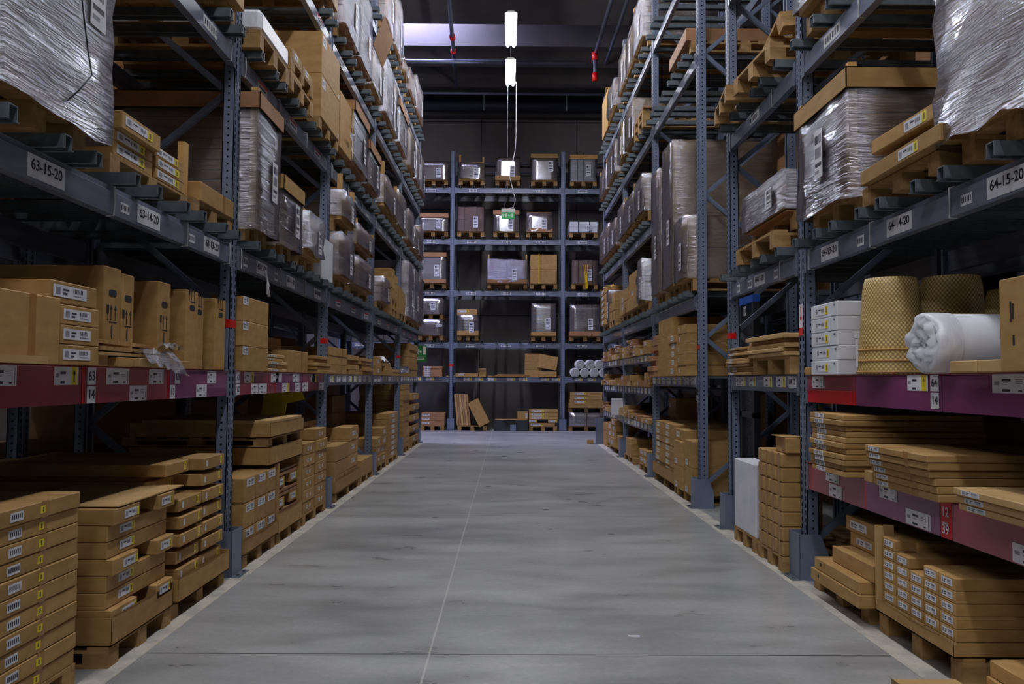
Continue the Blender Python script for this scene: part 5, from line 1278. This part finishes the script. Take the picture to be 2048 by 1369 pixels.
# floor, nearest right bay
pallet('R', 4.5, 5.3, 2.02, 0, 'wooden pallet under the five long cartons, right floor by the near post', near=True, h=.105)
box('R', 4.43, 5.12, 1.93, .107, .178, 'lowest long carton with round mark, right floor pile', depth=.8, bv=.003)
box('R', 4.44, 5.08, 1.94, .18, .25, 'second long carton with round mark, right floor pile', depth=.8)
box('R', 4.4, 4.95, 2.0, .252, .345, 'middle long carton set back on the right floor pile', depth=.7)
box('R', 4.2, 4.97, 2.12, .347, .43, 'fourth long carton with white label, right floor pile', depth=.7, labs=[('ship', .25, .5, .2, .04)])
box('R', 4.15, 5.03, 2.12, .432, .52, 'topmost long carton with white label, right floor pile', depth=.7, labs=[('ship', .2, .5, .22, .045)])
for x in [o for o in COL.objects if 'round mark' in str(o.get('label', ''))]:
    b = MB().tube([(0, -.001, 0), (0, .001, 0)], .012, 12); q = b.obj('round_mark', ['black'], x); q.location = (-.22, 0, .04)
pallet('R', 3.6, 4.4, 2.03, 0, 'wooden pallet under the grid of small labelled cartons, lower right', near=True, h=.125)
tray('R', 3.6, 4.36, 1.99, .125, .06, 1.0, 'low torn cardboard tray around the grid of small cartons, lower right')
o = MB().box(-.004, .004, 0, .1, 0, .42).obj('cardboard_flap', ['cardlight']); place(o, 'R', 4.34, 1.985, .16); tag(o, 'upright folded cardboard flap at the far corner of the small carton grid', 'cardboard')
cols_ = [(4.17, 4.31, 7), (4.03, 4.165, 6), (3.895, 4.025, 5), (3.76, 3.89, 6), (3.615, 3.755, 6)]
for c, (c0, c1, n) in enumerate(cols_):
    for k in range(n):
        box('R', c0, c1-.002, 2.01, .133+k*.0565, .133+k*.0565+.054, 'small labelled carton, lower right grid, %s column from the far side, %s row up' % (ORD[c], ORD[k]), depth=.9 if c else .3, labs=[('ship', .5, .55, .09, .03)], bv=.002, group='small labelled cartons in the lower right grid')
# bottom right corner
box('R', 2.85, 3.38, 2.0, .0, .13, 'lower carton at the bottom right picture corner', depth=.8)
o = box('R', 2.88, 3.37, 2.01, .132, .2, 'upper carton with a dark round hole in its lid, bottom right corner', depth=.7)
q = MB().tube([(-.1, .1, .0665), (-.1, .1, .0675)], .02, 14).obj('round_hole', ['black'], o)
b = MB(); w_ = .36; b.box(-w_/2, w_/2, 0, .28, 0, .05); b.poly([(-w_/2, 0, .05), (w_/2, 0, .05), (w_/2-.03, -.03, .08), (-w_/2+.02, -.03, .075)]); b.poly([(w_/2, 0, .05), (w_/2, .28, .05), (w_/2+.03, .26, .08), (w_/2+.02, .02, .09)])
o = b.obj('open_carton', ['cardlight']); place(o, 'R', 3.38, 1.69, 0); tag(o, 'open-flapped carton lying at the very bottom of the picture, right', 'box')
# ---- narrow right bay
pallet('R', 6.3, 6.9, 1.95, 0, 'wooden pallet under the white carton block', near=True, h=.12)
box('R', 6.3, 6.88, 1.95, .122, .69, 'tall plain white carton block open at the top, right floor', depth=.18, mat='whitecard')
pallet('R', 5.69, 6.26, 1.95, 0, 'wooden pallet under the wall of cube cartons beside the near right post', near=True, h=.11)
for c in range(4):
    for k in range(7):
        n = 7
        a = 5.69+c*.137
        box('R', a, a+.134, 1.95, .112+k*.104, .112+k*.104+.102, 'small cube carton by the near right post, %s column from it, %s row up' % (ORD[c], ORD[k]), depth=.14, tape=False, labs=[], bv=.009, dr=((c*7+k*5) % 5-2)*.012, group='cube cartons by the near right post')
        if c == 0: pass
tb = cached('cubetape', lambda: MB().box(-.02, .02, -.0009, 0, .0, .1).mesh('tape', ['tape']))
for o in [o for o in COL.objects if str(o.get('label', '')).startswith('small cube carton')]: link('packing_tape', tb, o)
for k in range(6): box('R', 5.69, 6.23, 2.095, .112+k*.104, .112+k*.104+.102, 'cube carton row behind the wall of cubes, %s row up' % ORD[k], depth=.14)
box('R', 5.66, 5.88, 1.97, .842, .95, 'single cube carton on top of the wall of cubes by the post', depth=.2, tape=True)
o = MB().box(-.13, .1, -.02, .12, 0, .004).obj('cardboard_flap', ['cardlight']); place(o, 'R', 5.79, 1.97, .953); tag(o, 'open lid flap on the single cube carton on the wall of cubes', 'cardboard')
pallet('R', 5.66, 6.5, 2.0, 1.402, 'dark wooden pallet on the grey shelf of the narrow right bay', near=True)
stack('R', 5.66, 6.54, 1.96, 1.534, [.03, .03, .035, .032, .035], 'flattened torn carton on the pallet in the narrow right bay, %s of five', depth=.8, mat='cardlight', seed=80, jit=.07, bv=.004 if False else None) if False else stack('R', 5.66, 6.54, 1.96, 1.534, [.03, .03, .035, .032, .035], 'flattened torn carton on the pallet in the narrow right bay, %s of five', depth=.8, mat='cardlight', seed=80, jit=.07)
stack('R', 6.55, 7.25, 2.0, 1.402, [.024]*10, 'flattened carton with white edges before the gap, right, %s of ten', depth=.7, mat='card', seed=81, jit=.06, labs=[('ship', .2, .5, .12, .016)])
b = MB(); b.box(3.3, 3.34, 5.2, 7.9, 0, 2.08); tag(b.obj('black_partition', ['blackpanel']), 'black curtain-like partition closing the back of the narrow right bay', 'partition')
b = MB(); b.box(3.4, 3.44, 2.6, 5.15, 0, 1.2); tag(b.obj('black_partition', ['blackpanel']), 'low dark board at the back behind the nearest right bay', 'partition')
# glazed door frame in the gap
t = thing('glazed_gate', 'dark framed glazed gate with blue top bar standing in the gap of the right rack', 'gate'); t.location = (2.35, 7.95, 0)
MB().box(-.02, .0, -.45, .45, 0, 2.2).box(0, .02, -.45, -.4, 0, 2.2) if False else None
b = MB()
for y in (-.4, .0, .4): b.box(-.03, .03, y-.03, y+.03, 0, 2.1)
b.box(-.03, .03, -.43, .43, 0, .06); b.box(-.03, .03, -.43, .43, 1.0, 1.05); b.obj('gate_frame', ['darkgrey'], t)
MB().box(-.035, .035, -.43, .43, 2.1, 2.17).obj('blue_top_bar', ['bluefab'], t)
MB().box(-.004, .004, -.37, -.03, .06, 1.0).box(-.004, .004, .03, .37, .06, 1.0).box(-.004, .004, -.37, .37, 1.05, 2.1).obj('glass_panel', ['wrapthin'], t)
q = addlabel(t, 'bars', 0, 2.02, .09, .09, 0, 'white_label', -PI/2); q.location = (-.04, -.2, 2.03)
# ---- past the gap, grey shelf and floor
b = stack('R', 9.7, 10.6, 1.95, 1.402, [.24, .24, .25], 'large brown carton in the first bay past the gap, rear pile, %s of three', depth=.9, seed=90, jit=.02, fs=[.05, .05, .05])
stack('R', 9.25, 9.75, 1.9, 1.402, [.095]*5, 'brown carton with dark-printed label past the gap, middle pile, %s of five', depth=.45, seed=91, jit=.05, labs=[('ship', .5, .6, .12, .05)]) if False else None
stack('R', 9.2, 9.66, 1.93, 1.402, [.1, .1, .1, .09, .09], 'white-labelled carton, first right bay past the gap, middle pile, %s of five', depth=.5, seed=92, jit=.06, labs=[('ship', .55, .6, .14, .06)])
stack('R', 8.7, 9.15, 1.95, 1.402, [.12, .12, .12, .11, .1], 'brown carton right by the torn-tape post, grey shelf, %s of five', depth=.6, seed=93, jit=.02, labs=[('blank', .2, .5, .03, .05)])
stack('R', 10.65, 11.1, 2.0, 1.402, [.07]*8, 'pale film-wrapped flat pack behind the fourth right post shelf, %s of eight', depth=.6, mat='cardpink', seed=94, jit=.12)
pallet('R', 8.75, 9.6, 2.03, 0, 'wooden pallet under the stepped cartons by the torn-tape post', h=.1)
stack('R', 8.7, 9.1, 2.01, .1, [.3, .29], 'upright brown carton with low white label by the torn-tape post floor, %s of two', depth=.5, seed=95, labs=[('ship', .25, .15, .12, .06)], jit=.01)
stack('R', 9.12, 9.6, 1.99, .1, [.27, .28], 'brown carton second in the stepped floor pile past the gap, %s of two', depth=.5, seed=96, labs=[('ship', .3, .15, .12, .06)], jit=.01)
box('R', 9.15, 9.68, 2.03, .652, .78, 'long flat carton lying on the stepped floor pile past the gap', depth=.8, labs=[('shipy', .3, .5, .2, .06)])
pallet('R', 9.65, 11.05, 2.03, 0, 'wide wooden pallet under the labelled carton wall past the gap', h=.1)
tray('R', 9.64, 11.07, 2.01, .1, .15, 1.0, 'low cardboard tray before the labelled carton wall past the gap')
for c, (c0, c1) in enumerate(((10.35, 10.95), (9.7, 10.33))):
    stack('R', c0, c1, 2.03, .11, [.088]*8, 'flat labelled carton in the wall past the gap, %s column, ' % ('far', 'near')[c] + '%s of eight', depth=.8, seed=97+c, jit=.012, labs=[('shipy', .3, .5, .2, .05)])
# ---- small-goods shelves
def clutter(a0, a1, z, seed, what, hmax=.22, side='R', f=1.97, mats=('card', 'card', 'cardlight', 'cardpink')):
    rnd = random.Random(seed); a = a0+.05; i = 0
    while a < a1-.12:
        w = .1+rnd.random()*.25; w = min(w, a1-a-.02)
        hb = .03+rnd.random()*.08; n = max(1, int(rnd.random()*hmax/hb))
        zz = z; mt = rnd.choice(mats); ff = f+rnd.random()*.08
        for k in range(n):
            lab = '%s, %s pile from the camera, %s' % (what, ORD[min(i, 13)], 'alone' if n == 1 else upord(k, n))
            box(side, a, a+w, ff+rnd.random()*.02, zz, zz+hb-.002, lab, depth=.25+.15*rnd.random(), mat=mt, group=what, labs=[('ship', .4, .55, w*.5, hb*.5)] if rnd.random() < .45 else (), dr=(rnd.random()-.5)*.05)
            zz += hb
        a += w+.015+rnd.random()*.03; i += 1
for k, nmz in ((4, 'next-to-last right bay'), (5, 'last right bay')):
    a0, a1 = RP[k]+.07, RP[k+1]-.07
    clutter(a0, a1, 1.732, 100+k, 'carton, upper small-goods shelf, %s' % nmz, .34)
    clutter(a0, a1, 1.252, 110+k, 'carton, middle small-goods shelf, %s' % nmz, .26)
    clutter(a0, a1, .722, 120+k, 'carton, low small-goods shelf, %s' % nmz, .22)
box('R', 11.5, 12.0, 2.42, .722, 1.1, 'larger brown carton behind the low shelf piles, second right bay past the gap', depth=.4, labs=[('ship', .2, .7, .14, .06)])
box('R', 14.6, 15.6, 2.45, 1.252, 1.6, 'dark long carton behind the middle shelf, last right bay', depth=.4, mat='carddark', labs=[('ship', .5, .6, .4, .06)])
box('R', 14.5, 14.62, 1.9, .722, 1.02, 'left of two upright white boxes on the low shelf, last right bay', depth=.2, mat='whitecard')
b = MB().tube([(0, 0, 0), (0, 0, .22)], .16, 20); o = b.obj('dark_tub', ['darkgrey'], smooth=False); o.location = (2.6, 14.75, .722); tag(o, 'round dark tub behind the white boxes, last right bay', 'tub')
pallet('R', 11.5, 12.3, 2.03, 0, 'wooden pallet just past the fourth right post', h=.1)
stack('R', 11.5, 11.9, 2.01, .1, [.12, .11], 'low brown carton just past the fourth right post, %s of two', depth=.5, seed=130, labs=[('ship', .5, .6, .2, .05)])
stack('R', 11.95, 12.4, 2.04, .1, [.11, .1], 'low brown carton beside the first pile past the fourth right post, %s of two', depth=.5, seed=131, labs=[('ship', .5, .6, .2, .05)])
pallet('R', 12.9, 13.9, 2.03, 0, 'wooden pallet with low cartons before the fifth right post', h=.1)
stack('R', 13.1, 13.7, 2.03, .1, [.1, .1, .09], 'low brown carton before the fifth right post floor, %s of three', depth=.6, seed=132)
pallet('R', 14.4, 15.9, 2.03, 0, 'wooden pallet with cartons past the fifth right post', h=.1)
stack('R', 14.4, 14.8, 2.03, .1, [.12, .12], 'brown carton just past the fifth right post floor, %s of two', depth=.5, seed=133)
stack('R', 14.85, 15.5, 2.00, .1, [.17, .12, .12, .1], 'labelled brown carton in the last right bay floor pile, %s of four', depth=.6, seed=134, labs=[('ship', .5, .5, .2, .06)], jit=.05)
stack('R', 15.55, 16.2, 2.03, .1, [.14]*3, 'labelled carton in the middle of the last right bay floor, %s of three', depth=.6, seed=135, labs=[('ship', .5, .5, .2, .06)])
stack('R', 16.25, 16.9, 2.03, .0, [.16]*3, 'brown carton at the far end of the right rack floor, %s of three', depth=.6, seed=136)
# dark mass behind right rack
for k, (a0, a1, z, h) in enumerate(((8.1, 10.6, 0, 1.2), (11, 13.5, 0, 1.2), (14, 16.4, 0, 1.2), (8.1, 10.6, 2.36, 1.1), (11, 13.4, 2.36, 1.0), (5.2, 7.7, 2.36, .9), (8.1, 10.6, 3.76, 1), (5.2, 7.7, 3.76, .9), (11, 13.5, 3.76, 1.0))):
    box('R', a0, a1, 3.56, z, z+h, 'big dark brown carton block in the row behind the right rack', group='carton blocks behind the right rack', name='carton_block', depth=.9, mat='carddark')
for k in range(3):
    box('L', 8.2+k*.95, 9.1+k*.95, -5.4, 0, 1.3, 'large white box standing in the next aisle, seen under the left red shelf', depth=.8, mat='whitecard', group='white boxes in the next aisle', name='white_box')
# floor bits
b = MB().box(-.03, .03, -.012, .012, 0, .006); o = b.obj('paper_scrap', ['paper']); x, y = onZ(1268, 1275, 0); o.location = (x, y, 0); tag(o, 'tiny white paper scrap on the near aisle floor', 'litter')
# ------------------------------------------------------------ light and view
w = bpy.data.worlds.new('world'); SC.world = w; w.use_nodes = True
w.node_tree.nodes['Background'].inputs[0].default_value = (.25, .3, .5, 1); w.node_tree.nodes['Background'].inputs[1].default_value = .02
def area(name, loc, size, energy, color, rot=(0, 0, 0)):
    l = bpy.data.lights.new(name, 'AREA'); l.shape = 'RECTANGLE'; l.size, l.size_y = size; l.energy = energy; l.color = color
    o = bpy.data.objects.new(name, l); COL.objects.link(o); o.location = loc; o.rotation_euler = rot; return o
area('skylight_daylight', (-3.6, 18.6, 10.8), (4.6, 1.1), 1150, (.6, .6, 1))
SC.view_settings.view_transform = 'Standard'; SC.view_settings.look = 'None'; SC.view_settings.gamma = 1; SC.view_settings.exposure = 0
SC.view_settings.use_curve_mapping = False
SC.cycles.use_denoising = True
SC.cycles.max_bounces = 8; SC.cycles.transparent_max_bounces = 12; SC.cycles.sample_clamp_indirect = 4
SC.cycles.caustics_reflective = False; SC.cycles.caustics_refractive = False
